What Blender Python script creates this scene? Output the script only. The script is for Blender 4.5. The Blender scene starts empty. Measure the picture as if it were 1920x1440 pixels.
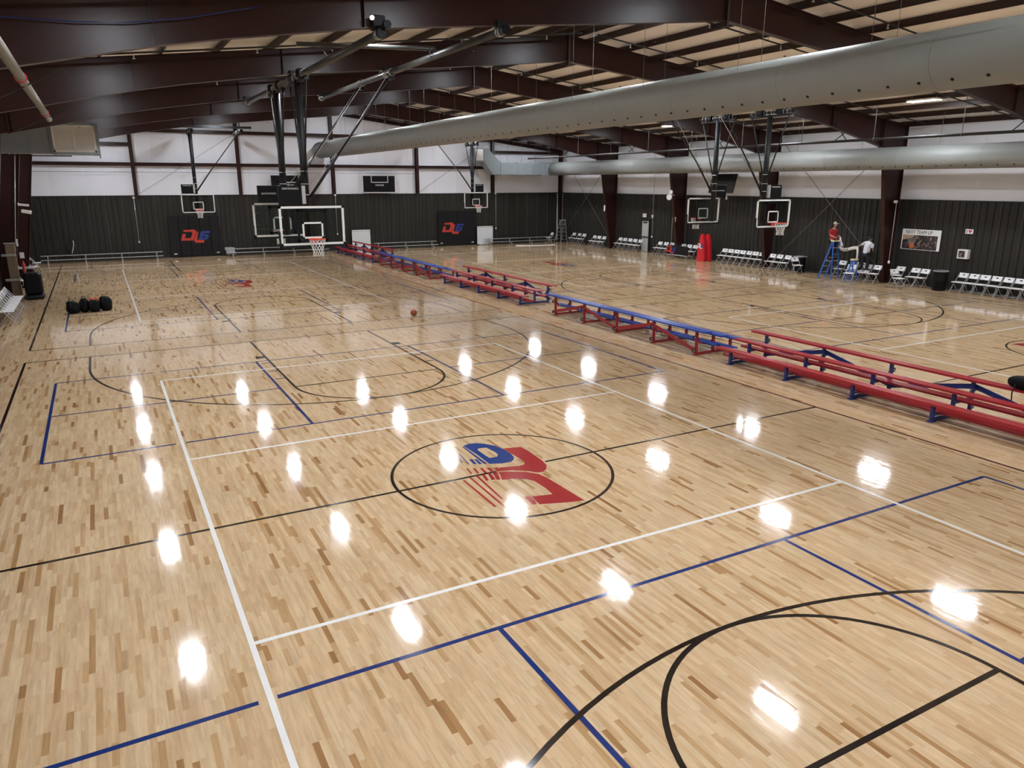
import bpy, bmesh, math, random
import numpy as np
from mathutils import Vector, Matrix, geometry
R_ = random.Random(7)
PI = math.pi
scene = bpy.context.scene
COL = scene.collection

# ------------------------------------------------------------------ camera
CAM = (-5.3453, -10.1387, 4.5731)
YAW, PITCH, FPX = 0.4988, 0.2641, 1393.13
cd = bpy.data.cameras.new('camera'); cam = bpy.data.objects.new('camera', cd); COL.objects.link(cam)
cam.location = CAM
cam.rotation_euler = (PI / 2 - PITCH, 0, -YAW)
cd.sensor_fit = 'HORIZONTAL'; cd.sensor_width = 36.0; cd.lens = 36.0 * FPX / 1920.0
cd.clip_start = 0.1; cd.clip_end = 200
scene.camera = cam
# ------------------------------------------------------------------ world, exposure
w = bpy.data.worlds.new('world'); scene.world = w; w.use_nodes = True
w.node_tree.nodes['Background'].inputs[0].default_value = (0.5, 0.5, 0.5, 1)
w.node_tree.nodes['Background'].inputs[1].default_value = 0.02
scene.view_settings.view_transform = 'Standard'; scene.view_settings.look = 'None'
scene.view_settings.exposure = 0.0; scene.view_settings.gamma = 1.0
scene.view_settings.use_curve_mapping = False
LAMP = 147.0          # radiance of the LED diffusers

# ------------------------------------------------------------------ materials
MATS = {}
def mat(name, col, rough=0.5, metal=0.0, var=0.0, scale=8.0, bump=0.0, spec=0.5, stretch=(1, 1, 1), coat=0.0):
    m = bpy.data.materials.new(name); m.use_nodes = True
    nt = m.node_tree; b = nt.nodes['Principled BSDF']
    b.inputs['Base Color'].default_value = (*col, 1)
    b.inputs['Roughness'].default_value = rough; b.inputs['Metallic'].default_value = metal
    b.inputs['Specular IOR Level'].default_value = spec
    if coat: b.inputs['Coat Weight'].default_value = coat; b.inputs['Coat Roughness'].default_value = 0.1
    if var or bump:
        tc = nt.nodes.new('ShaderNodeTexCoord'); mp = nt.nodes.new('ShaderNodeMapping')
        mp.inputs['Scale'].default_value = stretch
        nz = nt.nodes.new('ShaderNodeTexNoise'); nz.inputs['Scale'].default_value = scale; nz.inputs['Detail'].default_value = 4
        nt.links.new(tc.outputs['Object'], mp.inputs[0]); nt.links.new(mp.outputs[0], nz.inputs['Vector'])
        if var:
            mx = nt.nodes.new('ShaderNodeMix'); mx.data_type = 'RGBA'
            mx.inputs[6].default_value = (*[max(0, c * (1 - var)) for c in col], 1)
            mx.inputs[7].default_value = (*[min(1, c * (1 + var)) for c in col], 1)
            nt.links.new(nz.outputs['Fac'], mx.inputs[0]); nt.links.new(mx.outputs[2], b.inputs['Base Color'])
        if bump:
            bp = nt.nodes.new('ShaderNodeBump'); bp.inputs['Strength'].default_value = bump; bp.inputs['Distance'].default_value = 0.05
            nt.links.new(nz.outputs['Fac'], bp.inputs['Height']); nt.links.new(bp.outputs[0], b.inputs['Normal'])
    MATS[name] = m
    return m
def emis(name, col, s):
    m = bpy.data.materials.new(name); m.use_nodes = True; b = m.node_tree.nodes['Principled BSDF']
    b.inputs['Base Color'].default_value = (*col, 1)
    b.inputs['Emission Color'].default_value = (*col, 1); b.inputs['Emission Strength'].default_value = s
    MATS[name] = m; return m
mat('steel', (0.030, 0.0105, 0.0085), 0.33, spec=0.3, var=0.25, scale=1.5, bump=0.02)
mat('purlin', (0.040, 0.020, 0.016), 0.5, var=0.2, scale=2)
mat('roofvinyl', (0.88, 0.86, 0.82), 0.55, var=0.05, scale=1.2, bump=0.12)
mat('wallvinyl', (0.78, 0.795, 0.85), 0.38, var=0.04, scale=0.9, bump=0.16, stretch=(1, 1, 0.45))
mat('panel', (0.027, 0.025, 0.021), 0.42, spec=0.3, var=0.15, scale=1.2)
mat('trim', (0.02, 0.019, 0.018), 0.5, var=0.1)
mat('galv', (0.27, 0.305, 0.32), 0.36, 0.35, var=0.12, scale=5)
mat('ductgrey', (0.25, 0.262, 0.248), 0.5, spec=0.45, var=0.05, scale=3)
mat('pvc', (0.20, 0.19, 0.165), 0.55, spec=0.3, var=0.1, scale=4)
mat('pipe', (0.045, 0.045, 0.043), 0.30, 0.0, var=0.15, scale=6)
mat('blackmetal', (0.009, 0.010, 0.011), 0.5, spec=0.28, var=0.2, scale=8)
mat('black', (0.004, 0.004, 0.005), 0.5, spec=0.2, var=0.2, scale=8)
mat('bolt', (0.55, 0.56, 0.55), 0.35, 0.7, var=0.1)
mat('alu', (0.52, 0.53, 0.53), 0.36, 0.6, var=0.08, scale=6)
mat('whitepaint', (0.78, 0.78, 0.76), 0.4, var=0.04)
mat('plastic', (0.88, 0.88, 0.88), 0.42, var=0.04)
mat('legsteel', (0.50, 0.50, 0.51), 0.4, 0.4, var=0.06)
mat('redplank', (0.35, 0.016, 0.023), 0.30, var=0.15, scale=6, stretch=(1, 0.2, 1))
mat('blueplank', (0.018, 0.060, 0.33), 0.30, var=0.15, scale=6, stretch=(1, 0.2, 1))
mat('redframe', (0.30, 0.020, 0.024), 0.38, var=0.15)
mat('blueframe', (0.012, 0.030, 0.16), 0.38, var=0.15)
mat('rubber', (0.012, 0.012, 0.012), 0.7, var=0.2)
mat('rimred', (0.70, 0.060, 0.030), 0.35, var=0.08)
mat('net', (0.80, 0.80, 0.78), 0.8, var=0.05)
mat('pad', (0.008, 0.008, 0.009), 0.45, spec=0.3, var=0.15, scale=3, bump=0.04)
mat('logored', (0.55, 0.045, 0.030), 0.45, var=0.06)
mat('logoblue', (0.020, 0.045, 0.26), 0.45, var=0.06)
mat('board', (0.72, 0.75, 0.77), 0.2, var=0.03)
mat('screen', (0.014, 0.013, 0.010), 0.35, spec=0.3, var=0.05)
mat('cloth_red', (0.40, 0.015, 0.025), 0.85, var=0.15, scale=14, bump=0.1)
mat('cloth_white', (0.66, 0.68, 0.74), 0.85, var=0.06, scale=14, bump=0.1)
mat('cloth_dark', (0.010, 0.011, 0.016), 0.85, var=0.2, scale=14)
mat('cloth_grey', (0.33, 0.33, 0.34), 0.85, var=0.2, scale=10, bump=0.2)
mat('skin', (0.42, 0.23, 0.16), 0.55, var=0.06, scale=10)
mat('hair', (0.010, 0.008, 0.007), 0.6, var=0.2)
mat('capcream', (0.55, 0.52, 0.42), 0.8, var=0.1)
mat('paper', (0.72, 0.68, 0.60), 0.6, var=0.05)
mat('ladderblue', (0.030, 0.120, 0.46), 0.42, var=0.1)
mat('laddertop', (0.72, 0.62, 0.36), 0.5, var=0.1)
mat('padred', (0.62, 0.020, 0.030), 0.42, var=0.08, scale=4)
mat('orange', (0.60, 0.060, 0.020), 0.6, var=0.15, scale=20)
mat('ball', (0.34, 0.085, 0.032), 0.5, var=0.12, scale=30, bump=0.1)
mat('rodgrey', (0.20, 0.20, 0.195), 0.5, 0.2, var=0.1)
mat('tan', (0.20, 0.135, 0.085), 0.55, var=0.15, scale=4)
mat('doorgrey', (0.44, 0.46, 0.44), 0.4, var=0.04)
mat('exitred', (0.62, 0.05, 0.06), 0.5, var=0.05)
mat('yellow', (0.48, 0.34, 0.08), 0.5, var=0.1)
mat('photoball', (0.55, 0.13, 0.045), 0.45, var=0.3, scale=12)
mat('photowood', (0.42, 0.29, 0.19), 0.4, var=0.3, scale=6)
def crowd():
    m = mat('photodark', (0.02, 0.017, 0.017), 0.4); nt = m.node_tree; b = nt.nodes['Principled BSDF']
    tc = nt.nodes.new('ShaderNodeTexCoord'); nz = nt.nodes.new('ShaderNodeTexNoise'); nz.inputs['Scale'].default_value = 7.0; nz.inputs['Detail'].default_value = 6; nz.inputs['Roughness'].default_value = 0.7
    rp = nt.nodes.new('ShaderNodeValToRGB'); e = rp.color_ramp.elements
    e[0].position = 0.44; e[0].color = (0.012, 0.010, 0.011, 1); e[1].position = 0.68; e[1].color = (0.42, 0.34, 0.30, 1)
    k = e.new(0.54); k.color = (0.06, 0.035, 0.035, 1)
    nt.links.new(tc.outputs['Object'], nz.inputs['Vector']); nt.links.new(nz.outputs['Fac'], rp.inputs[0]); nt.links.new(rp.outputs[0], b.inputs['Base Color'])
crowd()
mat('grille', (0.72, 0.71, 0.66), 0.5, var=0.06)
mat('bagblack', (0.004, 0.004, 0.005), 0.7, spec=0.15, var=0.3, scale=12, bump=0.25)
mat('sprink', (0.022, 0.020, 0.019), 0.5, spec=0.3, var=0.2)
emis('lamp', (1.0, 1.0, 1.0), 6.0)
emis('led', (0.94, 0.985, 1.06), LAMP)
def glassmat():
    m = bpy.data.materials.new('clearglass'); m.use_nodes = True; nt = m.node_tree
    for n in list(nt.nodes): nt.nodes.remove(n)
    o = nt.nodes.new('ShaderNodeOutputMaterial'); tr = nt.nodes.new('ShaderNodeBsdfTransparent')
    tr.inputs[0].default_value = (0.90, 0.94, 0.93, 1)
    gl = nt.nodes.new('ShaderNodeBsdfGlossy'); gl.inputs['Roughness'].default_value = 0.03
    lw = nt.nodes.new('ShaderNodeLayerWeight'); pw = nt.nodes.new('ShaderNodeMath'); pw.operation = 'POWER'; pw.inputs[1].default_value = 5.0
    fr = nt.nodes.new('ShaderNodeMath'); fr.operation = 'MULTIPLY_ADD'; fr.inputs[1].default_value = 0.7; fr.inputs[2].default_value = 0.03
    nt.links.new(lw.outputs['Facing'], pw.inputs[0]); nt.links.new(pw.outputs[0], fr.inputs[0])
    mx = nt.nodes.new('ShaderNodeMixShader')
    nt.links.new(fr.outputs[0], mx.inputs[0]); nt.links.new(tr.outputs[0], mx.inputs[1]); nt.links.new(gl.outputs[0], mx.inputs[2])
    nt.links.new(mx.outputs[0], o.inputs[0]); MATS['clearglass'] = m
glassmat()
FLOOR_ROUGH = 0.07
def floormat():
    m = bpy.data.materials.new('maple'); m.use_nodes = True; nt = m.node_tree; b = nt.nodes['Principled BSDF']
    at = nt.nodes.new('ShaderNodeAttribute'); at.attribute_name = 'tone'
    sd = nt.nodes.new('ShaderNodeAttribute'); sd.attribute_name = 'seed'
    ramp = nt.nodes.new('ShaderNodeValToRGB'); cr = ramp.color_ramp
    pts = [(0.0, (0.215, 0.098, 0.036)), (0.10, (0.285, 0.145, 0.058)), (0.22, (0.38, 0.212, 0.090)), (0.36, (0.475, 0.295, 0.140)),
           (0.55, (0.560, 0.384, 0.212)), (0.76, (0.61, 0.432, 0.256)), (1.0, (0.650, 0.484, 0.296))]
    cr.elements[0].position = pts[0][0]; cr.elements[0].color = (*pts[0][1], 1)
    cr.elements[1].position = 1.0; cr.elements[1].color = (*pts[-1][1], 1)
    for p, c in pts[1:-1]:
        e = cr.elements.new(p); e.color = (*c, 1)
    nt.links.new(at.outputs['Fac'], ramp.inputs[0])
    geo = nt.nodes.new('ShaderNodeNewGeometry'); mp = nt.nodes.new('ShaderNodeMapping'); mp.inputs['Scale'].default_value = (26, 2.4, 1)
    cmb = nt.nodes.new('ShaderNodeCombineXYZ'); ad = nt.nodes.new('ShaderNodeVectorMath'); ad.operation = 'ADD'
    nt.links.new(sd.outputs['Fac'], cmb.inputs['Z']); nt.links.new(geo.outputs['Position'], mp.inputs[0])
    nt.links.new(mp.outputs[0], ad.inputs[0]); nt.links.new(cmb.outputs[0], ad.inputs[1])
    nz = nt.nodes.new('ShaderNodeTexNoise'); nz.inputs['Scale'].default_value = 1.0; nz.inputs['Detail'].default_value = 5; nz.inputs['Roughness'].default_value = 0.6
    nt.links.new(ad.outputs[0], nz.inputs['Vector'])
    mr = nt.nodes.new('ShaderNodeMapRange'); mr.inputs[1].default_value = 0.30; mr.inputs[2].default_value = 0.62; mr.inputs[3].default_value = 0.80; mr.inputs[4].default_value = 1.04
    nt.links.new(nz.outputs['Fac'], mr.inputs[0])
    mx = nt.nodes.new('ShaderNodeVectorMath'); mx.operation = 'SCALE'
    nt.links.new(ramp.outputs[0], mx.inputs[0]); nt.links.new(mr.outputs[0], mx.inputs['Scale']); nt.links.new(mx.outputs[0], b.inputs['Base Color'])
    b.inputs['Roughness'].default_value = FLOOR_ROUGH; b.inputs['Specular IOR Level'].default_value = 0.5
    n2 = nt.nodes.new('ShaderNodeTexNoise'); n2.inputs['Scale'].default_value = 1.0; n2.inputs['Detail'].default_value = 2
    m2 = nt.nodes.new('ShaderNodeMapping'); m2.inputs['Scale'].default_value = (9, 3.5, 1); nt.links.new(geo.outputs['Position'], m2.inputs[0]); nt.links.new(m2.outputs[0], n2.inputs['Vector'])
    bp = nt.nodes.new('ShaderNodeBump'); bp.inputs['Strength'].default_value = 0.06; bp.inputs['Distance'].default_value = 0.01
    nt.links.new(n2.outputs['Fac'], bp.inputs['Height']); nt.links.new(bp.outputs[0], b.inputs['Normal'])
    MATS['maple'] = m
floormat()
def paint(name, col): mat(name, col, FLOOR_ROUGH + 0.02, var=0.08, scale=5)
paint('lineblack', (0.016, 0.011, 0.009)); paint('linewhite', (0.80, 0.80, 0.78)); paint('lineblue', (0.013, 0.032, 0.15))
paint('floorred', (0.33, 0.025, 0.027)); paint('floorblue', (0.010, 0.040, 0.20))
mat('subfloor', (0.30, 0.20, 0.12), 0.6, var=0.2)

# ------------------------------------------------------------------ mesh builder
def V(*a): return Vector(a)
def frame_of(d):
    d = d.normalized(); a = Vector((0, 0, 1)) if abs(d.z) < 0.95 else Vector((1, 0, 0))
    u = d.cross(a).normalized(); return u, u.cross(d).normalized()
class MB:
    def __init__(s): s.v = []; s.f = []; s.sm = []
    def add(s, vs, fs, smooth=False):
        o = len(s.v); s.v += [tuple(x) for x in vs]; s.f += [tuple(i + o for i in q) for q in fs]; s.sm += [smooth] * len(fs); return s
    def box(s, x0, x1, y0, y1, z0, z1):
        vs = [(x0, y0, z0), (x1, y0, z0), (x1, y1, z0), (x0, y1, z0), (x0, y0, z1), (x1, y0, z1), (x1, y1, z1), (x0, y1, z1)]
        return s.add(vs, [(0, 3, 2, 1), (4, 5, 6, 7), (0, 1, 5, 4), (1, 2, 6, 5), (2, 3, 7, 6), (3, 0, 4, 7)])
    def cbox(s, c, sz): return s.box(c[0] - sz[0] / 2, c[0] + sz[0] / 2, c[1] - sz[1] / 2, c[1] + sz[1] / 2, c[2] - sz[2] / 2, c[2] + sz[2] / 2)
    def bbox(s, c, sz, b=0.01):            # box with chamfered vertical + top edges
        x, y, z = sz[0] / 2, sz[1] / 2, sz[2] / 2
        pr = []
        for (zz, i) in ((-z, b), (-z + b, 0), (z - b, 0), (z, b)):
            X, Y = x - i, y - i
            pr.append([(X - b, -Y), (X, -Y + b), (X, Y - b), (X - b, Y), (-X + b, Y), (-X, Y - b), (-X, -Y + b), (-X + b, -Y)])
            pr[-1] = [(c[0] + p[0], c[1] + p[1], c[2] + zz) for p in pr[-1]]
        vs = [p for r in pr for p in r]; fs = [tuple(range(7, -1, -1)), tuple(range(24, 32))]
        for k in range(3):
            for i in range(8): fs.append((k * 8 + i, k * 8 + (i + 1) % 8, k * 8 + 8 + (i + 1) % 8, k * 8 + 8 + i))
        return s.add(vs, fs)
    def bar(s, p0, p1, w, h, up=(0, 0, 1)):
        p0, p1 = Vector(p0), Vector(p1); d = (p1 - p0).normalized(); up = Vector(up)
        if abs(d.dot(up)) > 0.98: up = Vector((1, 0, 0))
        u = d.cross(up).normalized() * w / 2; n = u.cross(d).normalized() * h / 2
        vs = [p + a * u + b * n for p in (p0, p1) for a, b in ((-1, -1), (1, -1), (1, 1), (-1, 1))]
        return s.add(vs, [(0, 1, 2, 3), (7, 6, 5, 4), (0, 4, 5, 1), (1, 5, 6, 2), (2, 6, 7, 3), (3, 7, 4, 0)])
    def tube(s, p0, p1, r, n=10, r2=None):
        p0, p1 = Vector(p0), Vector(p1); u, v = frame_of(p1 - p0); r2 = r if r2 is None else r2
        vs = [p + rr * (math.cos(a) * u + math.sin(a) * v) for p, rr in ((p0, r), (p1, r2)) for a in [2 * PI * i / n for i in range(n)]]
        o = [(i, (i + 1) % n, n + (i + 1) % n, n + i) for i in range(n)]
        s.add(vs, o, True); k = len(s.v) - 2 * n
        s.f += [tuple(k + i for i in range(n - 1, -1, -1)), tuple(k + n + i for i in range(n))]; s.sm += [False, False]
        return s
    def path(s, pts, r, n=8, closed=False):
        pts = [Vector(p) for p in pts]; m = len(pts); rings = []; pu = None
        for i, p in enumerate(pts):
            a = pts[i - 1] if (i or closed) else p; b = pts[(i + 1) % m] if (i < m - 1 or closed) else p
            d = (b - a).normalized()
            if pu is None: u, v = frame_of(d)
            else:
                u = pu - d * pu.dot(d)
                u = u.normalized() if u.length > 1e-6 else frame_of(d)[0]; v = u.cross(d)
            pu = u; rings.append([p + r * (math.cos(t) * u + math.sin(t) * v) for t in [2 * PI * j / n for j in range(n)]])
        vs = [q for g in rings for q in g]; fs = []
        for i in range(m if closed else m - 1):
            k = ((i + 1) % m) * n
            for j in range(n): fs.append((i * n + j, i * n + (j + 1) % n, k + (j + 1) % n, k + j))
        s.add(vs, fs, True)
        if not closed:
            k = len(s.v) - m * n; s.f += [tuple(k + j for j in range(n - 1, -1, -1)), tuple(k + (m - 1) * n + j for j in range(n))]; s.sm += [False, False]
        return s
    def torus(s, c, Rr, r, axis='z', n=24, k=8, a0=0, a1=2 * PI):
        full = abs(a1 - a0 - 2 * PI) < 1e-6; pts = []
        for i in range(n if full else n + 1):
            t = a0 + (a1 - a0) * i / n; x, y = Rr * math.cos(t), Rr * math.sin(t)
            pts.append(Vector(c) + (V(x, y, 0) if axis == 'z' else V(x, 0, y) if axis == 'y' else V(0, x, y)))
        return s.path(pts, r, k, closed=full)
    def lathe(s, prof, c=(0, 0, 0), n=20, smooth=True):
        vs = []; fs = []
        for r, z in prof: vs += [(c[0] + r * math.cos(2 * PI * i / n), c[1] + r * math.sin(2 * PI * i / n), c[2] + z) for i in range(n)]
        for k in range(len(prof) - 1): fs += [(k * n + i, k * n + (i + 1) % n, (k + 1) * n + (i + 1) % n, (k + 1) * n + i) for i in range(n)]
        s.add(vs, fs, smooth); o = len(s.v) - len(vs)
        s.f += [tuple(o + i for i in range(n - 1, -1, -1)), tuple(o + (len(prof) - 1) * n + i for i in range(n))]; s.sm += [False, False]
        return s
    def prism(s, poly, f0, f1, holes=()):   # poly: 2D list; f0/f1 map (a,b) to 3D on the two faces
        loops = [list(poly)] + [list(h) for h in holes]
        flat = [p for l in loops for p in l]; tri = geometry.tessellate_polygon([[V(p[0], p[1], 0) for p in l] for l in loops])
        n = len(flat); fs = []
        for t in tri:
            a, b, c = [flat[i] for i in t]
            if (b[0] - a[0]) * (c[1] - a[1]) - (b[1] - a[1]) * (c[0] - a[0]) < 0: t = (t[0], t[2], t[1])
            fs.append(tuple(n + i for i in t)); fs.append((t[2], t[1], t[0]))
        o = 0
        for l in loops:
            m = len(l)
            for i in range(m): fs.append((o + i, o + (i + 1) % m, n + o + (i + 1) % m, n + o + i))
            o += m
        return s.add([f0(*p) for p in flat] + [f1(*p) for p in flat], fs)
    def ribbon(s, pts, w, z0, z1, closed=False):   # flat painted line on the floor
        m = len(pts); L = []; Rr = []
        for i, p in enumerate(pts):
            a = pts[i - 1] if (i or closed) else p; b = pts[(i + 1) % m] if (i < m - 1 or closed) else p
            dx, dy = b[0] - a[0], b[1] - a[1]; l = math.hypot(dx, dy); nx, ny = -dy / l * w / 2, dx / l * w / 2
            L.append((p[0] + nx, p[1] + ny)); Rr.append((p[0] - nx, p[1] - ny))
        vs = [(x, y, z1) for x, y in L] + [(x, y, z1) for x, y in Rr] + [(x, y, z0) for x, y in L] + [(x, y, z0) for x, y in Rr]; fs = []
        for i in range(m if closed else m - 1):
            j = (i + 1) % m; fs += [(m + i, m + j, j, i), (i, j, 2 * m + j, 2 * m + i), (m + j, m + i, 3 * m + i, 3 * m + j)]
        return s.add(vs, fs)
    def mesh(s, name):
        me = bpy.data.meshes.new(name); me.from_pydata(s.v, [], s.f); me.polygons.foreach_set('use_smooth', s.sm); me.update(); return me
    def build(s, name, m, parent=None, loc=None, rot=None, kind=None, label=None):
        return link(name, s.mesh(name), m, parent, loc, rot, kind, label)
def link(name, me, m, parent=None, loc=None, rot=None, kind=None, label=None):
    if m and not me.materials: me.materials.append(MATS[m])
    o = bpy.data.objects.new(name, me); COL.objects.link(o)
    if parent: o.parent = parent
    if loc is not None: o.location = loc
    if rot is not None: o.rotation_euler = rot
    if kind: o['kind'] = kind
    if label: o['label'] = label
    return o
def tag(o, label, cat, group=None, kind=None):
    o['label'] = label; o['category'] = cat
    if group: o['group'] = group
    if kind: o['kind'] = kind
    return o
def thing(name, label, cat, loc=(0, 0, 0), rz=0, group=None):
    o = bpy.data.objects.new(name, None); o.empty_display_size = 0.1; COL.objects.link(o)
    o.location = loc; o.rotation_euler = (0, 0, rz); return tag(o, label, cat, group)
def copy_tree(o, parent=None):
    c = o.copy(); COL.objects.link(c); c.parent = parent
    for ch in list(o.children): copy_tree(ch, c)
    return c
def text(body, size, m, parent, loc, rot, name='lettering', ext=0.002, sx=1.0, align='CENTER'):
    cu = bpy.data.curves.new('t', 'FONT'); cu.body = body; cu.size = size; cu.extrude = ext; cu.align_x = align; cu.align_y = 'CENTER'; cu.resolution_u = 3
    to = bpy.data.objects.new('t', cu); COL.objects.link(to)
    bpy.context.view_layer.update()
    me = bpy.data.meshes.new_from_object(to.evaluated_get(bpy.context.evaluated_depsgraph_get()))
    bpy.data.objects.remove(to); me.name = name
    me.materials.clear()
    o = link(name, me, m, parent, loc, rot); o.scale = (sx, 1, 1); return o
ORD = ['first', 'second', 'third', 'fourth', 'fifth', 'sixth', 'seventh', 'eighth', 'ninth', 'tenth', 'eleventh', 'twelfth']

# ------------------------------------------------------------------ dimensions of the hall
XL, XR, YN, YF = -9.4, 27.6, -16.75, 42.05
XC = 9.1; ZR = 9.28; SL = 0.12
FY = [5.2 + 7.3 * k for k in range(-3, 6)]            # portal frame positions
def ztop(x): return ZR - SL * abs(x - XC)             # top of rafters
DECK = 0.21
WAIN = 3.8                                             # top of the dark wainscot

# ------------------------------------------------------------------ floor: every strip of maple
SW = 0.0572
def build_floor():
    root = MB().box(XL, XR, YN, YF, -0.12, -0.0012).build('floor', 'subfloor', kind='structure')
    rng = np.random.default_rng(3)
    X0 = []; Y0 = []; Y1 = []
    ns = int((XR - XL) / SW)
    for i in range(ns):
        ln = rng.choice([0.23, 0.31, 0.4, 0.52, 0.66, 0.82, 1.05], size=150, p=[.14, .18, .2, .18, .14, .1, .06]) * rng.uniform(0.85, 1.15, 150)
        e = YN + np.concatenate([[0], np.cumsum(ln)]) - rng.uniform(0, .5); e = np.clip(e, YN, YF)
        k = np.nonzero(np.diff(e) > 0.03)[0]
        X0.append(np.full(len(k), XL + i * SW)); Y0.append(e[k]); Y1.append(e[k + 1])
    X0 = np.concatenate(X0); Y0 = np.concatenate(Y0); Y1 = np.concatenate(Y1); n = len(X0)
    u = rng.random(n)
    tone = np.where(u < 0.016, rng.uniform(.10, .2, n), np.where(u < 0.07, rng.uniform(.2, .38, n), np.where(u < 0.19, rng.uniform(.38, .58, n), rng.uniform(.58, 1.0, n))))
    seed = rng.uniform(0, 50, n)
    tx = rng.normal(0, 0.00005, n); ty = rng.normal(0, 0.00010, n); dz = rng.normal(0, .00002, n)
    g = 0.00015
    def arrays(idx):
        x0 = X0[idx] + g; x1 = X0[idx] + SW - g; y0 = Y0[idx] + g; y1 = Y1[idx] - g
        a = tx[idx]; b = ty[idx]; c = dz[idx]; lo = np.full(len(idx), -0.0012)
        v = np.stack([np.stack([x0, y0, c - a - b], 1), np.stack([x1, y0, c + a - b], 1), np.stack([x1, y1, c + a + b], 1), np.stack([x0, y1, c - a + b], 1),
                      np.stack([x0, y0, lo], 1), np.stack([x1, y0, lo], 1), np.stack([x1, y1, lo], 1), np.stack([x0, y1, lo], 1)], 1)
        return v
    FT = np.array([[0, 1, 2, 3], [0, 4, 5, 1], [1, 5, 6, 2], [2, 6, 7, 3], [3, 7, 4, 0]])
    def mk(name, idx):
        v = arrays(idx).reshape(-1, 3); f = (FT[None] + 8 * np.arange(len(idx))[:, None, None]).reshape(-1, 4)
        me = bpy.data.meshes.new(name); me.vertices.add(len(v)); me.vertices.foreach_set('co', v.ravel().astype(np.float32))
        me.loops.add(f.size); me.loops.foreach_set('vertex_index', f.ravel().astype(np.int32))
        me.polygons.add(len(f)); me.polygons.foreach_set('loop_start', np.arange(0, f.size, 4, dtype=np.int32))
        me.polygons.foreach_set('use_smooth', np.zeros(len(f), bool)); me.update(calc_edges=True)
        for nm, arr in (('tone', tone), ('seed', seed)):
            a = me.attributes.new(nm, 'FLOAT', 'FACE'); a.data.foreach_set('value', np.repeat(arr[idx], 5).astype(np.float32))
        me.materials.append(MATS['maple']); return me
    # the strips that show largest in the picture become parts of their own
    cx = X0 + SW / 2 - CAM[0]; cy = (Y0 + Y1) / 2 - CAM[1]
    cyw, syw, cp, sp = math.cos(YAW), math.sin(YAW), math.cos(PITCH), math.sin(PITCH)
    d = cx * syw * cp + cy * cyw * cp + CAM[2] * sp
    r = cx * cyw - cy * syw; up = cx * syw * sp + cy * cyw * sp - CAM[2] * cp
    pu = 960 + FPX * r / np.maximum(d, .1); pv = 720 - FPX * up / np.maximum(d, .1)
    ok = (d > 1) & (pu > 20) & (pu < 1900) & (pv > 300) & (pv < 1425)
    score = np.where(ok, (Y1 - Y0) / np.maximum(d, .1) ** 2.5, 0)
    big = np.argsort(-score)[:300]; rest = np.ones(n, bool); rest[big] = False
    for i in big: link('plank', mk('plank', np.array([i])), None, root)
    link('plank_field', mk('plank_field', np.nonzero(rest)[0]), None, root, kind='stuff')
    return root
FLOOR = build_floor()

# ------------------------------------------------------------------ court markings
LZ0, LZ1 = -0.0004, 0.0011
NSEG = [0]
def seg(name, m, pts, w=0.058, closed=False, dz=0.0):
    NSEG[0] += 1; dz += (NSEG[0] % 9) * 0.00004      # coats of paint lie over each other
    return MB().ribbon(pts, w, LZ0, LZ1 + dz, closed).build(name, m, FLOOR)
def arc(cx, cy, r, a0, a1, n=48): return [(cx + r * math.cos(a0 + (a1 - a0) * i / n), cy + r * math.sin(a0 + (a1 - a0) * i / n)) for i in range(n + 1)]
LOGO_BLUE = [[(-0.07, 1.38), (0.07, 1.43), (0.2, 1.4), (0.31, 1.3), (0.44, 1.1), (0.48, 0.88), (0.49, 0.63), (0.46, 0.45), (0.38, 0.32), (0.29, 0.27), (0.15, 0.28), (-0.06, 0.36), (-0.05, 0.86)], [(-0.11, 1.33), (-0.08, 1.35), (-0.09, 0.38), (-0.14, 0.41)], [(-0.19, 0.68), (-0.15, 0.65), (-0.17, 0.41), (-0.22, 0.43)], [(-0.27, 0.72), (-0.22, 0.69), (-0.25, 0.45), (-0.3, 0.48)], [(-0.32, 1.04), (-0.3, 1.04), (-0.36, 0.52), (-0.38, 0.52)], [(-0.39, 1.06), (-0.37, 1.07), (-0.43, 0.63), (-0.45, 0.62)]]
LOGO_HOLE = [(0.06, 1.08), (0.13, 1.13), (0.25, 1.1), (0.29, 0.8), (0.27, 0.68), (0.2, 0.59), (0.07, 0.61), (0.06, 0.79)]
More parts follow.
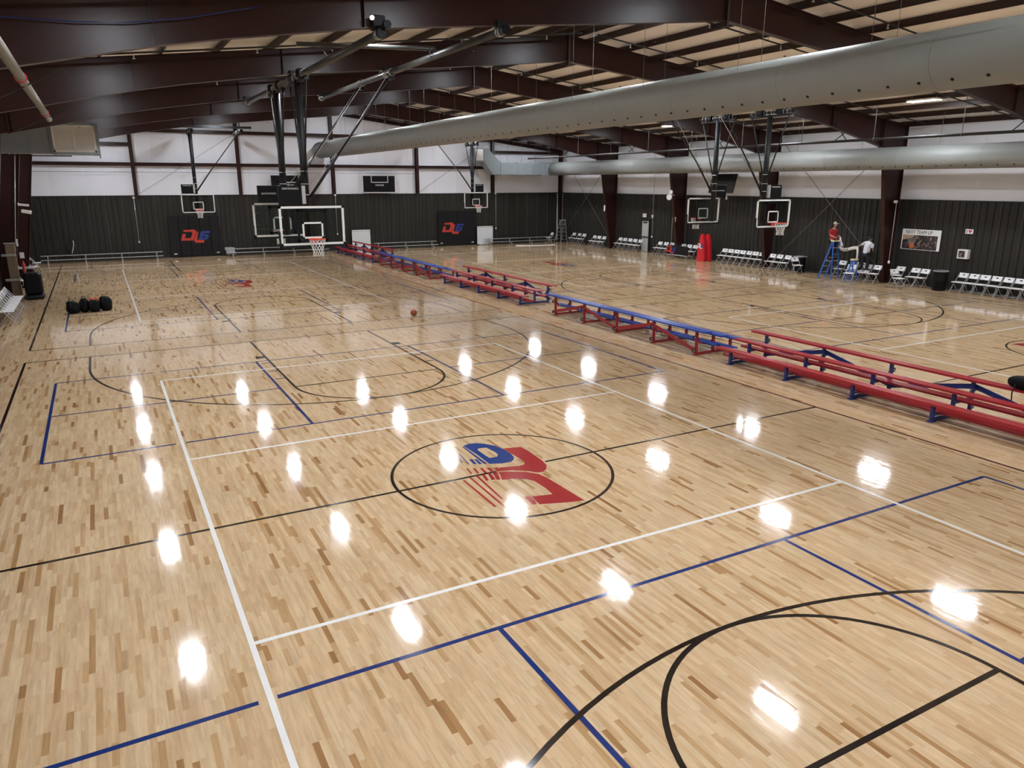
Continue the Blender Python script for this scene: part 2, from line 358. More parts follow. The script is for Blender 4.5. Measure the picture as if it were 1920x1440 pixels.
LOGO_RED = [[(0.49, 0.91), (0.81, 0.84), (0.83, 0.62), (0.8, 0.07), (0.76, -0.14), (0.67, -0.29), (0.55, -0.38), (0.45, -0.36), (0.36, -0.24), (0.14, -0.08), (-0.06, 0.0), (0.0, 0.13), (0.16, 0.09), (0.33, 0.04), (0.44, 0.05), (0.5, 0.15), (0.51, 0.36)], [(-0.08, -0.03), (0.11, -0.13), (0.32, -0.27), (0.44, -0.43), (0.48, -0.66), (0.49, -0.93), (0.51, -1.65), (0.25, -1.59), (-0.15, -1.45), (-0.11, -1.15), (0.21, -1.23), (0.24, -0.98), (0.23, -0.66), (0.17, -0.53), (-0.04, -0.4), (-0.2, -0.36)], [(-0.22, -1.11), (-0.13, -1.13), (-0.18, -1.43), (-0.24, -1.41)], [(-0.5, 0.35), (-0.47, 0.35), (-0.5, 0.1), (-0.53, 0.1)], [(-0.4, 0.31), (-0.36, 0.3), (-0.39, 0.07), (-0.43, 0.07)], [(-0.29, 0.26), (-0.25, 0.25), (-0.27, 0.03), (-0.32, 0.03)], [(-0.19, 0.22), (-0.13, 0.2), (-0.15, 0.01), (-0.2, 0.01)], [(-0.07, 0.17), (-0.01, 0.15), (-0.05, -0.01), (-0.1, -0.01)], [(-0.76, -0.09), (-0.73, -0.08), (-0.74, -1.22), (-0.78, -1.22)], [(-0.62, -0.03), (-0.59, -0.03), (-0.62, -1.24), (-0.66, -1.25)], [(-0.5, -0.01), (-0.46, -0.01), (-0.53, -1.04), (-0.56, -1.0)], [(-0.39, -0.02), (-0.34, -0.02), (-0.39, -0.27), (-0.44, -0.28)], [(-0.28, -0.01), (-0.23, -0.02), (-0.28, -0.29), (-0.35, -0.29)], [(-0.2, -0.02), (-0.12, -0.03), (-0.21, -0.33), (-0.27, -0.32)]]
def court(cx, cy, s, logo=True):
    T = lambda p: (cx + s * p[0], cy + s * p[1])
    S = lambda nm, m, pts, w=0.058, cl=False, dz=0.0: seg(nm, m, [T(p) for p in pts], w, cl, dz)
    HW, HL = 7.5, 12.7
    S('boundary_line', 'lineblack', [(-HW, -HL), (-HW, HL)]); S('boundary_line', 'lineblack', [(HW, -HL), (HW, HL)])
    S('baseline', 'lineblack', [(-HW, HL), (HW, HL)]); S('baseline', 'lineblack', [(-HW, -HL), (HW, -HL)])
    S('half_court_line', 'lineblack', [(-HW, 0), (-0.85, 0)]); S('half_court_line', 'lineblack', [(0.82, 0), (HW, 0)])
    S('half_court_line', 'lineblack', [(-0.85, 0), (-0.12, 0)], dz=-0.0005)
    S('centre_circle', 'lineblack', arc(0, 0, 1.805, 0, 2 * PI, 72)[:-1], 0.05, True)
    for e in (1, -1):
        E_ = lambda pts: [(x, e * y) for x, y in pts]
        for q in (-1, 1):
            S('lane_line', 'lineblack', E_([(q * 1.805, HL), (q * 1.805, HL - 5.79)]))
            S('lane_block', 'lineblack', E_([(q * 1.83, HL - 2.29), (q * 2.06, HL - 2.29)]), 0.28)
            for yy in (3.05, 4.0, 4.85): S('lane_tick', 'lineblack', E_([(q * 1.83, HL - yy), (q * 2.06, HL - yy)]))
        S('free_throw_line', 'lineblack', E_([(-1.805, HL - 5.79), (1.805, HL - 5.79)]))
        S('free_throw_arc', 'lineblack', E_(arc(0, HL - 5.79, 1.805, PI, 2 * PI, 40)))
        yr = HL - 1.6
        S('three_point_line', 'lineblack', E_([(-6.0, HL)] + arc(0, yr, 6.0, PI, 2 * PI, 64) + [(6.0, HL)]))
        # pickleball
        a, b = 3.96, 9.93
        for yy in (a, b):
            S('pickleball_line', 'lineblue', E_([(-6.7, yy), (-4.61, yy)])); S('pickleball_line', 'lineblue', E_([(-4.44, yy), (6.7, yy)]))
        for xx in (-6.7, -2.134, 2.134, 6.7): S('pickleball_line', 'lineblue', E_([(xx, a), (xx, b)]))
        for q in (-1, 1): S('pickleball_line', 'lineblue', E_([(q * 2.134, (a + b) / 2), (q * 6.7, (a + b) / 2)]))
    for q in (-4.5, 4.5): S('volleyball_line', 'linewhite', [(q, -9), (q, 9)], dz=0.0006)
    for yy in (-9, -3, 3, 9): S('volleyball_line', 'linewhite', [(-4.5, yy), (4.5, yy)], dz=0.0006)
    if logo:
        f0 = lambda a, b: (*T((a, b)), LZ0); f1 = lambda a, b: (*T((a, b)), LZ1 + 0.0004)
        mb = MB().prism(LOGO_BLUE[0], f0, f1, [LOGO_HOLE])
        for p in LOGO_BLUE[1:]: mb.prism(p, f0, f1)
        mb.build('blue_emblem', 'floorblue', FLOOR)
        mb = MB()
        for p in LOGO_RED: mb.prism(p, f0, f1)
        mb.build('red_emblem', 'floorred', FLOOR)
court(0, 0, 1); court(0, 27.05, 1); court(18.3, 0, -1); court(18.3, 27.05, -1)

# ------------------------------------------------------------------ walls
def wall(name, axis, pos, a0, a1, inward, ztopf, seams):
    """axis 'x': wall plane x=pos spanning y a0..a1; inward = direction of the room along the axis"""
    t = 0.15
    def pt(a, d, z): return (pos - inward * d, a, z) if axis == 'x' else (a, pos - inward * d, z)
    prof = [(a0, -0.12), (a1, -0.12)] + ztopf
    mb = MB().prism(prof, lambda a, z: pt(a, t, z), lambda a, z: pt(a, 0.0, z))
    root = mb.build(name, 'wallvinyl', kind='structure')
    # ribbed wainscot panels, 0.914 m each, sharing one mesh
    W = 0.9144; d0, d1 = -0.012, -0.05; xs = [0, .02, .045, .085, .11, .305 - .02, .305, .33, .37, .395, .61 - .02, .61, .635, .675, .70, W - .006]
    hs = [d0, d0, d1, d1, d0, d0, d0, d1, d1, d0, d0, d0, d1, d1, d0, d0]
    vs = []; n = len(xs)
    for z in (0.02, WAIN): vs += [(x, h, z) for x, h in zip(xs, hs)]
    fs = [(i, i + 1, n + i + 1, n + i) for i in range(n - 1)]
    vs += [(0, 0, .02), (W - .006, 0, .02), (0, 0, WAIN), (W - .006, 0, WAIN)]
    fs += [tuple(range(2 * n - 1, n - 1, -1)) + (2 * n + 2, 2 * n + 3)]
    me = bpy.data.meshes.new('wall_panel'); me.from_pydata(vs, [], fs); me.materials.append(MATS['panel']); me.update()
    k = int((a1 - a0) / W)
    # local: x along wall, -y into room
    if axis == 'y': rz = 0 if inward < 0 else PI
    else: rz = -PI / 2 if inward < 0 else PI / 2
    for i in range(k + 1):
        a = a0 + i * W
        if a + W > a1 + .02:
            break
        if axis == 'y': loc = (a if inward < 0 else a + W, pos, 0)
        else: loc = (pos, a + W if inward < 0 else a, 0)
        link('wall_panel', me, None, root, loc, (0, 0, rz))
    cap = MB(); b = 0.07
    if axis == 'x': cap.box(min(pos, pos + inward * b), max(pos, pos + inward * b), a0, a1, WAIN, WAIN + .05)
    else: cap.box(a0, a1, min(pos, pos + inward * b), max(pos, pos + inward * b), WAIN, WAIN + .05)
    cap.build('cap_trim', 'trim', root)
    bs = MB()
    if axis == 'x': bs.box(min(pos + inward * .052, pos + inward * .07), max(pos + inward * .052, pos + inward * .07), a0, a1, 0.0, .10)
    else: bs.box(a0, a1, min(pos + inward * .052, pos + inward * .07), max(pos + inward * .052, pos + inward * .07), 0.0, .10)
    bs.build('base_trim', 'trim', root)
    # faced insulation sheets above, each slightly pillowed
    for i in range(len(seams) - 1):
        s0, s1 = seams[i], seams[i + 1]; mb = MB(); vs = []; fs = []; nx, nz = 6, 6
        for iz in range(nz + 1):
            for ix in range(nx + 1):
                a = s0 + (s1 - s0) * ix / nx; zt = zline(ztopf, a) - .05
                z = WAIN + .05 + (zt - WAIN - .05) * iz / nz
                e = (1 - (2 * ix / nx - 1) ** 6); vs.append(pt(a, -0.012 - .03 * e * (1 - .4 * (iz == 0 or iz == nz)), z))
        for iz in range(nz):
            for ix in range(nx):
                q = (iz * (nx + 1) + ix, iz * (nx + 1) + ix + 1, (iz + 1) * (nx + 1) + ix + 1, (iz + 1) * (nx + 1) + ix)
                fs.append(q)
        mb.add(vs, fs, True).build('insulation_sheet', 'wallvinyl', root)
    return root
def zline(ztopf, a):
    p = sorted(ztopf)
    for (a0, z0), (a1, z1) in zip(p, p[1:]):
        if a0 <= a <= a1: return z0 + (z1 - z0) * (a - a0) / (a1 - a0)
    return p[0][1]
zd = lambda x: ztop(x) + DECK
EZ = zd(XL)
gab = [(XR, EZ), (XC, zd(XC)), (XL, EZ)]
lin = lambda a, b, n: [a + (b - a) * i / n for i in range(n + 1)]
WF = wall('wall_far', 'y', YF, XL, XR, -1, gab, lin(XL, XC, 10) + lin(XC, XR, 10)[1:])
WN = wall('wall_near', 'y', YN, XL, XR, 1, gab, lin(XL, XC, 5) + lin(XC, XR, 5)[1:])
WR = wall('wall_right', 'x', XR, YN, YF, -1, [(YF, EZ), (YN, EZ)], lin(YN, YF, 32))
WL = wall('wall_left', 'x', XL, YN, YF, 1, [(YF, EZ), (YN, EZ)], lin(YN, YF, 32))
# end-wall columns and girts (pieces of the far wall)
for x in (-3.1, 3.0, 9.1, 15.2, 21.3):
    zt = ztop(x)
    MB().box(x - .10, x + .10, YF - .34, YF - .325, WAIN + .05, zt).box(x - .10, x + .10, YF - .075, YF - .06, WAIN + .05, zt).box(x - .006, x + .006, YF - .33, YF - .07, WAIN + .05, zt).build('end_column', 'steel', WF)
for x in (XL + .25, XR - .25):
    MB().box(x - .10, x + .10, YF - .34, YF - .325, 0, 7).box(x - .10, x + .10, YF - .075, YF - .06, 0, 7).box(x - .006, x + .006, YF - .33, YF - .07, 0, 7).build('end_column', 'steel', WF)
for s_ in (1, -1):
    xe = XC + s_ * 18.3
    MB().bar((XC, YF - .2, ztop(XC) - .13), (xe, YF - .2, ztop(xe) - .13), .006, .25).bar((XC, YF - .2, ztop(XC) - .25), (xe, YF - .2, ztop(xe) - .25), .16, .012).bar((XC, YF - .2, ztop(XC) - .008), (xe, YF - .2, ztop(xe) - .008), .16, .012).build('gable_rafter', 'steel', WF)
cxs = [XL + .25, -3.1, 3.0, 9.1, 15.2, 21.3, XR - .25]
for i in range(6):
    for z in (5.58, 6.72 if i in (0, 5) else 7.55):
        if z < min(ztop(cxs[i]), ztop(cxs[i + 1])) - .1:
            MB().box(cxs[i] + .02, cxs[i + 1] - .02, YF - .27, YF - .255, z, z + .2).box(cxs[i] + .02, cxs[i + 1] - .02, YF - .27, YF - .19, z, z + .012).box(cxs[i] + .02, cxs[i + 1] - .02, YF - .335, YF - .255, z + .188, z + .2).build('girt', 'steel', WF)
MB().tube((XL + .2, YF - .30, 5.22), (15.0, YF - .30, 5.22), .012, 6).build('conduit', 'pipe', WF)
for (x0, z0, x1, z1) in ((-3.0, 3.9, 2.9, 7.6), (15.3, 3.9, 21.2, 7.6)):
    MB().tube((x0, YF - .15, z0), (x1, YF - .15, z1), .009, 6).build('brace_rod', 'pipe', WF)
for (ya, za, yb, zb) in ((34.6, .3, 41.5, 6.6), (34.7, 6.6, 41.7, .3), (12.9, 6.6, 19.7, .3), (12.7, .3, 19.5, 6.6)):
    MB().tube((XR - .22, ya, za), (XR - .22, yb, zb), .014, 6).build('brace_rod', 'rodgrey', WR)

# ------------------------------------------------------------------ ceiling: deck, purlins
mb = MB()
for s in (1, -1):
    xe = XC + s * (XR - XC + .1)
    q = [(XC, YN, zd(XC)), (xe, YN, zd(xe)), (xe, YF, zd(xe)), (XC, YF, zd(XC))]
    up = [(a, b, c + .2) for a, b, c in q]
    fs = [(0, 1, 2, 3), (4, 7, 6, 5), (0, 4, 5, 1), (1, 5, 6, 2), (2, 6, 7, 3)]
    if s > 0: fs = [f[::-1] for f in fs]
    mb.add(q + up, fs)
CEIL = mb.build('ceiling', 'roofvinyl', kind='structure')
PD = [.30] + [1.1 + 1.42 * k for k in range(12)]
for s in (1, -1):
    for d in PD:
        x = XC + s * d; z = ztop(x); dz = -SL * s
        # Z section purlin: web, bottom flange inward, top flange
        MB().box(x - .006, x + .006, YN, YF, z, z + DECK).box(x - .065, x, YN, YF, z, z + .008).box(x - .065, x - .058, YN, YF, z, z + .022).box(x, x + .065, YN, YF, z + DECK - .012, z + DECK - .004).build('purlin', 'purlin', CEIL)
    x = XC + s * (XR - XC - .03)
    MB().box(x - .05, x + .05, YN, YF, ztop(x) - .02, ztop(x) + DECK - .01).build('eave_strut', 'purlin', CEIL)

# ------------------------------------------------------------------ portal frames
BOT = [(0, 8.5), (3, 8.17), (6, 7.86), (9.4, 7.5), (12, 7.1), (13.2, 6.88), (16.6, 6.13)]
def make_frame():
    root = bpy.data.objects.new('steel_frame', None); COL.objects.link(root)
    for s in (1, -1):
        X = lambda d: XC + s * d
        poly = [(d, z) for d, z in BOT] + [(16.6, ZR - SL * 16.6), (0, ZR)]
        if s < 0: pass
        mb = MB().prism([(X(d), z) for d, z in poly], lambda a, z: (a, .006, z), lambda a, z: (a, -.006, z))
        def strip(pts, w, t):
            for (d0, z0), (d1, z1) in zip(pts, pts[1:]): mb.bar((X(d0), 0, z0), (X(d1), 0, z1), w, t)
        strip(BOT, .21, .016); strip([(0, ZR), (16.6, ZR - SL * 16.6)], .21, .016)
        for d in (9.4, 13.2, 16.5):
            zb = [z for dd, z in BOT if abs(dd - d) < .2]; zb = zb[0] if zb else 6.16
            mb.box(X(d) - .006, X(d) + .006, -.10, .10, zb, ZR - SL * d)
        for d in (2.2, 7.0, 11.0, 14.6): mb.tube((X(d), -.03, 8.1 - .118 * d), (X(d), .03, 8.1 - .118 * d), .016, 6)
        mb.build('rafter', 'steel', root)
        # knee + tapered column
        xo = 18.28; mb = MB()
        poly = [(17.86, 0), (xo, 0), (xo, ZR - SL * xo), (16.6, ZR - SL * 16.6), (16.6, 6.15), (16.85, 6.1)]
        mb.prism([(X(d), z) for d, z in poly], lambda a, z: (a, .006, z), lambda a, z: (a, -.006, z))
        for (d0, z0), (d1, z1) in (((17.86, 0), (16.85, 6.1)), ((xo, 0), (xo, ZR - SL * xo)), ((16.85, 6.1), (xo, 6.1)), ((16.6, ZR - SL * 16.6), (xo, ZR - SL * xo))):
            mb.bar((X(d0), 0, z0), (X(d1), 0, z1), .21, .018, (0, 0, 1) if abs(z1 - z0) < .5 else (1, 0, 0))
        mb.box(min(X(16.59), X(16.63)), max(X(16.59), X(16.63)), -.105, .105, 6.1, ZR - SL * 16.6)
        mb.box(min(X(17.8), X(xo + .03)), max(X(17.8), X(xo + .03)), -.14, .14, 0, .02)
        mb.build('column', 'steel', root)
    MB().box(XC - .03, XC + .03, -.11, .11, 8.36, ZR - .01).build('splice_plate', 'purlin', root)
    return root
proto = make_frame()
FL_ = {0: 'above and behind the camera', 1: 'just behind the camera', 2: 'just ahead of the camera above the near court', 3: 'nearest in view, across the top of the picture', 4: 'second in view, passing over the hanging goals',
       5: 'third in view from the camera', 6: 'fourth in view, carrying the left column by the camera', 7: 'fifth in view, last before the far wall', 8: 'built against the far end wall'}
for i, y in enumerate(FY):
    if i in (0, 8): continue
    f = proto if i == 1 else copy_tree(proto)
    f.location = (0, y, 0)
    tag(f, 'dark brown tapered steel portal frame, ' + FL_[i], 'steel frame', 'portal frames of the hall')

# ------------------------------------------------------------------ LED high-bay lights
def make_light():
    r = bpy.data.objects.new('led_light', None); COL.objects.link(r)
    MB().bbox((0, 0, .05), (.40, 1.22, .07), .012).build('housing', 'whitepaint', r)
    mb = MB()
    for x in (-.095, .095): mb.box(x - .085, x + .085, -.585, .585, .004, .016)
    mb.build('diffuser', 'led', r)
    for y in (-.5, .5): MB().tube((0, y, .08), (0, y, .24), .004, 5).build('hanger', 'bolt', r)
    return r
LP = make_light(); first = True
rows = [(-4.6, 'row nearest the left wall'), (1.35, 'row over the left courts'), (9.2, 'row under the ridge'), (17.0, 'row over the right courts'), (22.9, 'row nearest the right wall')]
for x, rn in rows:
    for k in range(8):
        y = -13.05 + 7.3 * k
        o = LP if first else copy_tree(LP); first = False
        o.location = (x, y, ztop(x) - .035)
        tag(o, 'long white LED high bay light, %s, %s from the far wall' % (rn, ORD[7 - k]), 'ceiling light', 'LED high bay lights')

# ------------------------------------------------------------------ ducts and pipes under the roof
DX, DZ, DR = 8.2, 6.68, .515
d = thing('round_duct', 'fat pale grey round air duct running the length of the hall under the ridge', 'air duct', (DX, 0, DZ))
MB().tube((0, 41.3, 0), (0, -9.0, 0), DR, 40).build('duct_body', 'ductgrey', d)
ys = [-8.2 + 3.42 * i for i in range(15)]
for y in ys: MB().torus((0, y, 0), DR - .001, .006, 'y', 40, 5).build('joint', 'pvc', d)
hole = MB().tube((0, 0, 0), (0, 0, .02), .032, 10).mesh('nozzle'); hole.materials.append(MATS['black'])
a = math.radians(228)
for i in range(78):
    link('nozzle', hole, None, d, ((DR - .012) * math.cos(a), -6.0 + .61 * i, (DR - .012) * math.sin(a)), (0, PI / 2 - a, 0))
for i in range(14):
    y = -6.9 + 3.42 * i
    for q in (-1, 1):
        x = q * .36; MB().tube((x, y, .36), (x, y, ztop(DX + x) - DZ + .05), .005, 5).build('hanger_rod', 'rodgrey', d)
MB().lathe([(DR, 0), (DR, .12), (DR - .06, .2), (DR - .06, .5)], n=28).build('end_collar', 'galv', d, (0, 41.2, 0), (-PI / 2, 0, 0))
x2, z2, r2 = 25.45, 5.61, .475
d = thing('round_duct', 'grey round air duct running along the right wall over the chairs', 'air duct', (x2, 0, z2))
MB().tube((0, 39.9, 0), (0, -9.0, 0), r2, 36).build('duct_body', 'ductgrey', d)
for i in range(13): MB().torus((0, -7.0 + 3.65 * i, 0), r2 - .001, .006, 'y', 36, 5).build('joint', 'pvc', d)
for i in range(70): link('nozzle', hole, None, d, ((r2 - .012) * math.cos(a), -4.6 + .61 * i, (r2 - .012) * math.sin(a)), (0, PI / 2 - a, 0))
for i in range(12):
    y = -5.0 + 3.65 * i; x = 0.0
    MB().tube((x, y, r2 - .02), (x, y, ztop(x2) - z2 + .05), .008, 5).build('hanger_rod', 'rodgrey', d)
# galvanised rectangular duct feeding it
d = thing('rectangular_duct', 'shiny galvanised rectangular duct with elbow and white grille at the far wall, right side', 'air duct')
Y0, Y1 = 40.35, 41.2; f0 = lambda x, z: (x, Y1, z); f1 = lambda x, z: (x, Y0, z)
MB().prism([(19.09, 6.06), (19.87, 6.06), (20.6, 5.17), (21.22, 5.17), (21.22, 6.03), (20.18, 7.01), (19.09, 7.01)], f0, f1).build('elbow', 'galv', d)
for i, (a0, a1) in enumerate(((21.22, 22.62), (22.62, 23.87), (23.87, 24.8))):
    MB().box(a0 + .01, a1 - .01, Y0, Y1, 5.17, 6.03).build('duct_section', 'galv', d)
for a0 in (21.22, 22.62, 23.87, 24.8): MB().box(a0 - .02, a0 + .02, Y0 - .025, Y1 + .025, 5.145, 6.055).build('flange', 'galv', d)
MB().box(24.82, 26.0, 40.1, 41.2, 5.12, 6.08).build('plenum', 'galv', d)
MB().lathe([(.47, 0), (.47, .05), (.49, .06), (.47, .09), (.47, .2)], n=28).build('collar', 'galv', d, (x2, 40.12, z2), (PI / 2, 0, 0))
g = MB().box(19.15, 19.75, Y0 - .03, Y0 - .005, 6.16, 6.94)
g.build('grille', 'whitepaint', d)
for x in (19.5, 22.0, 23.2, 24.4): MB().tube((x, 40.8, 5.95), (x, 40.8, ztop(x)), .008, 5).build('hanger_rod', 'rodgrey', d)
# left duct with the big return grille
d = thing('rectangular_duct', 'dull galvanised rectangular duct with a square louvred grille, upper left by the column', 'air duct')
ya, yb, za, zb = 23.0, 24.0, 5.62, 6.68
for a0, a1 in ((-9.18, -8.45), (-8.45, -7.9), (-7.9, -7.2), (-7.2, -6.52)): MB().box(a0 + .008, a1 - .008, ya, yb, za, zb).build('duct_section', 'galv', d)
for a0 in (-8.45, -7.9, -7.2): MB().box(a0 - .015, a0 + .015, ya - .02, yb + .02, za - .02, zb + .02).build('flange', 'galv', d)
MB().box(-6.52, -4.97, ya - .12, yb + .1, za - .02, zb + .03).build('grille_box', 'galv', d)
fr = MB(); gx0, gx1, gz0, gz1, gy = -6.44, -5.05, za + .06, zb - .05, ya - .15
for b_ in ((gx0, gx1, gz0, gz0 + .06), (gx0, gx1, gz1 - .06, gz1), (gx0, gx0 + .06, gz0, gz1), (gx1 - .06, gx1, gz0, gz1), ((gx0 + gx1) / 2 - .02, (gx0 + gx1) / 2 + .02, gz0, gz1)):
    fr.box(b_[0], b_[1], gy, gy + .03, b_[2], b_[3])
fr.build('grille_frame', 'grille', d)
sl = MB().bar((0, 0, 0), (gx1 - gx0 - .12, 0, 0), .004, .045, (0, -.6, 1)).mesh('louvre'); sl.materials.append(MATS['grille'])
for i in range(20): link('louvre', sl, None, d, (gx0 + .06, gy + .018, gz0 + .08 + i * (gz1 - gz0 - .15) / 19))
MB().box(-4.98, -4.94, ya - .14, yb + .1, za - .12, zb + .04).build('end_flange', 'galv', d)
MB().box(-8.6, -5.9, ya + .02, ya + .06, za - .10, za - .06).build('support_angle', 'steel', d)
for x in (-8.9, -6.0): MB().tube((x, ya + .5, zb), (x, ya + .5, ztop(x)), .008, 5).build('hanger_rod', 'rodgrey', d)
# pvc pipe on the left
d = thing('drain_pipe', 'beige plastic drain pipe hung under the frames at upper left', 'pipe')
MB().tube((-6.17, -12, 6.25), (-6.17, 14.7, 6.25), .075, 14).build('pipe_run', 'pvc', d)
for y in FY[1:5]: MB().torus((-6.17, y, 6.25), .085, .012, 'y', 18, 6).tube((-6.17, y, 6.33), (-6.17, y, 6.45), .01, 6).build('clamp', 'exitred', d)
for y in FY[3:5]:
    d = tag(MB().tube((-5.55, y - .05, 6.42), (-6.9, y + 1.6, 5.9), .013, 8).build('brace_tube', 'sprink'), 'thin dark brace tube under the %s frame at the left' % ('nearest' if y < 6 else 'second' if y < 13 else 'third'), 'brace')
# electrical conduits at the left eave
k = 0
for x, z in ((-8.6, 7.0), (-8.4, 7.03), (-8.25, 7.06), (-8.05, 7.09)):
    tag(MB().tube((x, -9, z), (x, 34, z), .02, 8).build('conduit', 'bolt'), 'thin pale steel conduit at the left eave, %s from the wall' % ORD[k], 'conduit', 'eave conduits'); k += 1
# sprinkler lines
for s, nm in ((1, 'right'), (-1, 'left')):
    for i, y in enumerate([FY[k] + dy for k in (2, 3, 4, 5, 6, 7) for dy in (2.3, 6.0)]):
        xa, xb = XC + s * .3, XC + s * 17.6
        d = thing('sprinkler_line', 'thin dark sprinkler branch pipe under the %s roof slope, %s from the camera' % (nm, ORD[i]), 'pipe')
        MB().tube((xa, y, ztop(xa) - .10), (xb, y, ztop(xb) - .10), .024, 8).build('pipe_run', 'sprink', d)
        for dq in (3.94, 12.46): x = XC + s * dq; MB().tube((x, y, ztop(x) - .11), (x, y, ztop(x) + .15), .008, 5).build('hanger_rod', 'rodgrey', d)
        for q in range(6):
            x = XC + s * (1.6 + 2.9 * q); MB().tube((x, y, ztop(x) - .22), (x, y, ztop(x) - .08), .016, 6).tube((x, y, ztop(x) - .235), (x, y, ztop(x) - .22), .035, 8).build('sprinkler_head', 'bolt', d)
d = thing('sprinkler_main', 'long dark sprinkler main hung over the right wall duct', 'pipe')
MB().tube((23.0, 39.4, 6.30), (23.0, -9, 6.30), .055, 12).build('pipe_run', 'sprink', d)
for i in range(12):
    y = -3.7 + 3.65 * i; MB().tube((23.0, y, 6.32), (23.0, y, ztop(23.0)), .014, 6).torus((23.0, y, 6.30), .062, .009, 'y', 14, 5).build('hanger_rod', 'rodgrey', d)
for y in FY[3:8]:
    MB().tube((23.0, y - .3, 6.32), (22.5, y - .05, 7.05), .02, 6).build('sway_brace', 'sprink', d); MB().tube((23.0, y + .3, 6.32), (23.6, y + .05, 6.85), .02, 6).build('sway_brace', 'sprink', d)

# ------------------------------------------------------------------ basketball goals
CLK = {}
def support_pipe(x, z, y0, y1, label, hang, r=.085):
    d = thing('support_pipe', label, 'pipe', (x, 0, z))
    MB().tube((0, y0, 0), (0, y1, 0), r, 18).build('pipe_run', 'pipe' if r > .06 else 'blackmetal', d)
    MB().tube((0, y0 - .05, 0), (0, y0 + .02, 0), r + .012, 18).build('end_cap', 'black', d)
    for y in hang:
        mb = MB().torus((0, y - .05, 0), .094, .011, 'y', 18, 6).torus((0, y + .05, 0), .094, .011, 'y', 18, 6); mb.build('u_bolt', 'bolt', d)
        zb = bz(x) - z; MB().box(-.12, .12, y - .13, y + .13, .07, .19).box(-.03, .03, y - .03, y + .03, .12, max(zb, .2)).build('hanger', 'blackmetal', d)
    return d
def bz(x):
    dd = abs(x - XC)
    for (d0, z0), (d1, z1) in zip(BOT, BOT[1:]):
        if d0 <= dd <= d1: return z0 + (z1 - z0) * (dd - d0) / (d1 - d0)
    return 6.2
def goal(xc, yr, face, side, label, clock_side, zp=7.42, zp2=7.7, mast_r=.105, lamp=False):
    """face=+1: rim points to -y (towards the camera). local +y runs from rim to board."""
    g = thing('basketball_goal', label, 'basketball hoop', (xc, yr, 0), 0 if face > 0 else PI)
    s = side * face; cs = clock_side * face                     # world side -> local side
    by = .42
    MB().box(-.905, .905, by, by + .012, 2.88, 3.935).build('backboard', 'clearglass', g)
    fr = MB(); w = .06
    for x0, x1, z0, z1 in ((-.915, .915, 2.865, 2.865 + w), (-.915, .915, 3.945 - w, 3.945), (-.915, -.915 + w, 2.865, 3.945), (.915 - w, .915, 2.865, 3.945)): fr.box(x0, x1, by - .016, by + .03, z0, z1)
    fr.build('board_frame', 'whitepaint', g)
    t = MB(); w = .05
    for x0, x1, z0, z1 in ((-.295, .295, 3.05, 3.10), (-.295, .295, 3.455, 3.505), (-.295, -.245, 3.05, 3.505), (.245, .295, 3.05, 3.505)): t.box(x0, x1, by - .006, by - .001, z0, z1)
    t.build('target_square', 'whitepaint', g)
    p = MB(); p.box(-.945, .945, by - .03, by + .045, 2.80, 2.868)
    for q in (-1, 1): p.box(min(q * .915, q * .95), max(q * .915, q * .95), by - .03, by + .045, 2.80, 3.25)
    p.build('edge_padding', 'pad', g)
    rim = MB().torus((0, 0, 3.05), .229, .011, 'z', 32, 8).box(-.075, .075, .21, by - .005, 3.02, 3.045).box(-.09, .09, by - .03, by - .006, 2.93, 3.055)
    rim.bar((-.07, by - .02, 2.97), (-.17, .10, 3.04), .012, .03).bar((.07, by - .02, 2.97), (.17, .10, 3.04), .012, .03)
    rim = rim.build('rim', 'rimred', g)
    net = MB(); N = 12; prof = [(.222, 3.04), (.205, 2.97), (.178, 2.88), (.150, 2.80), (.132, 2.72), (.135, 2.64), (.150, 2.58)]
    for i in range(N):
        for sgn in (1, -1):
            net.path([(r * math.cos(2 * PI * (i + sgn * .5 * k) / N), r * math.sin(2 * PI * (i + sgn * .5 * k) / N), z) for k, (r, z) in enumerate(prof)], .0055, 4)
    net.build('net', 'net', rim)
    my = 1.0                                                     # mast
    MB().tube((0, my, 2.95), (0, my, zp - .08), mast_r, 16).build('mast', 'blackmetal', g)
    for z in (4.25, 4.55, 4.9): MB().torus((0, my, z), mast_r + .006, .012, 'z', 16, 6).build('clamp_band', 'bolt', g)
    MB().box(-.42, .42, by + .03, by + .08, 3.78, 3.86).box(-.42, .42, by + .03, by + .08, 2.95, 3.03).box(-.05, .05, by + .05, my, 3.78, 3.86).box(-.05, .05, by + .05, my, 2.97, 3.05).box(-.42, -.36, by + .03, by + .08, 2.95, 3.86).box(.36, .42, by + .03, by + .08, 2.95, 3.86).build('board_mount', 'blackmetal', g)
    for q in (-.95, .95):
        MB().tube((0, my + q, zp - .12), (0, my + q * .10, 4.75), .026, 8).build('side_strut', 'blackmetal', g)
    MB().box(-.06, .06, my - 1.0, my + 1.0, zp - .17, zp - .09).build('top_bracket', 'blackmetal', g)
    for q in (-.5, .5): MB().bbox((0, my + q, zp + .03), (.26, .30, .22), .02).build('clamp_block', 'black', g)
    for q in (-.9, -.7, -.25, -.12, .12, .25, .7, .9): MB().torus((0, my + q, zp), .098, .010, 'y', 18, 6).build('u_bolt', 'bolt', g)
    MB().tube((s * .08, my, 4.12), (s * 1.0, my, 5.35), .042, 10).tube((s * .95, my, 5.28), (s * 2.66, my - .1, zp2 - .12), .028, 8).build('brace', 'blackmetal', g)
    MB().tube((s * .9, my + .06, 5.2), (s * 2.66, my + .22, zp2 - .1), .010, 6).tube((s * .12, my + .03, 4.5), (s * 1.0, my + .08, 5.42), .008, 6).build('hoist_cable', 'legsteel', g)
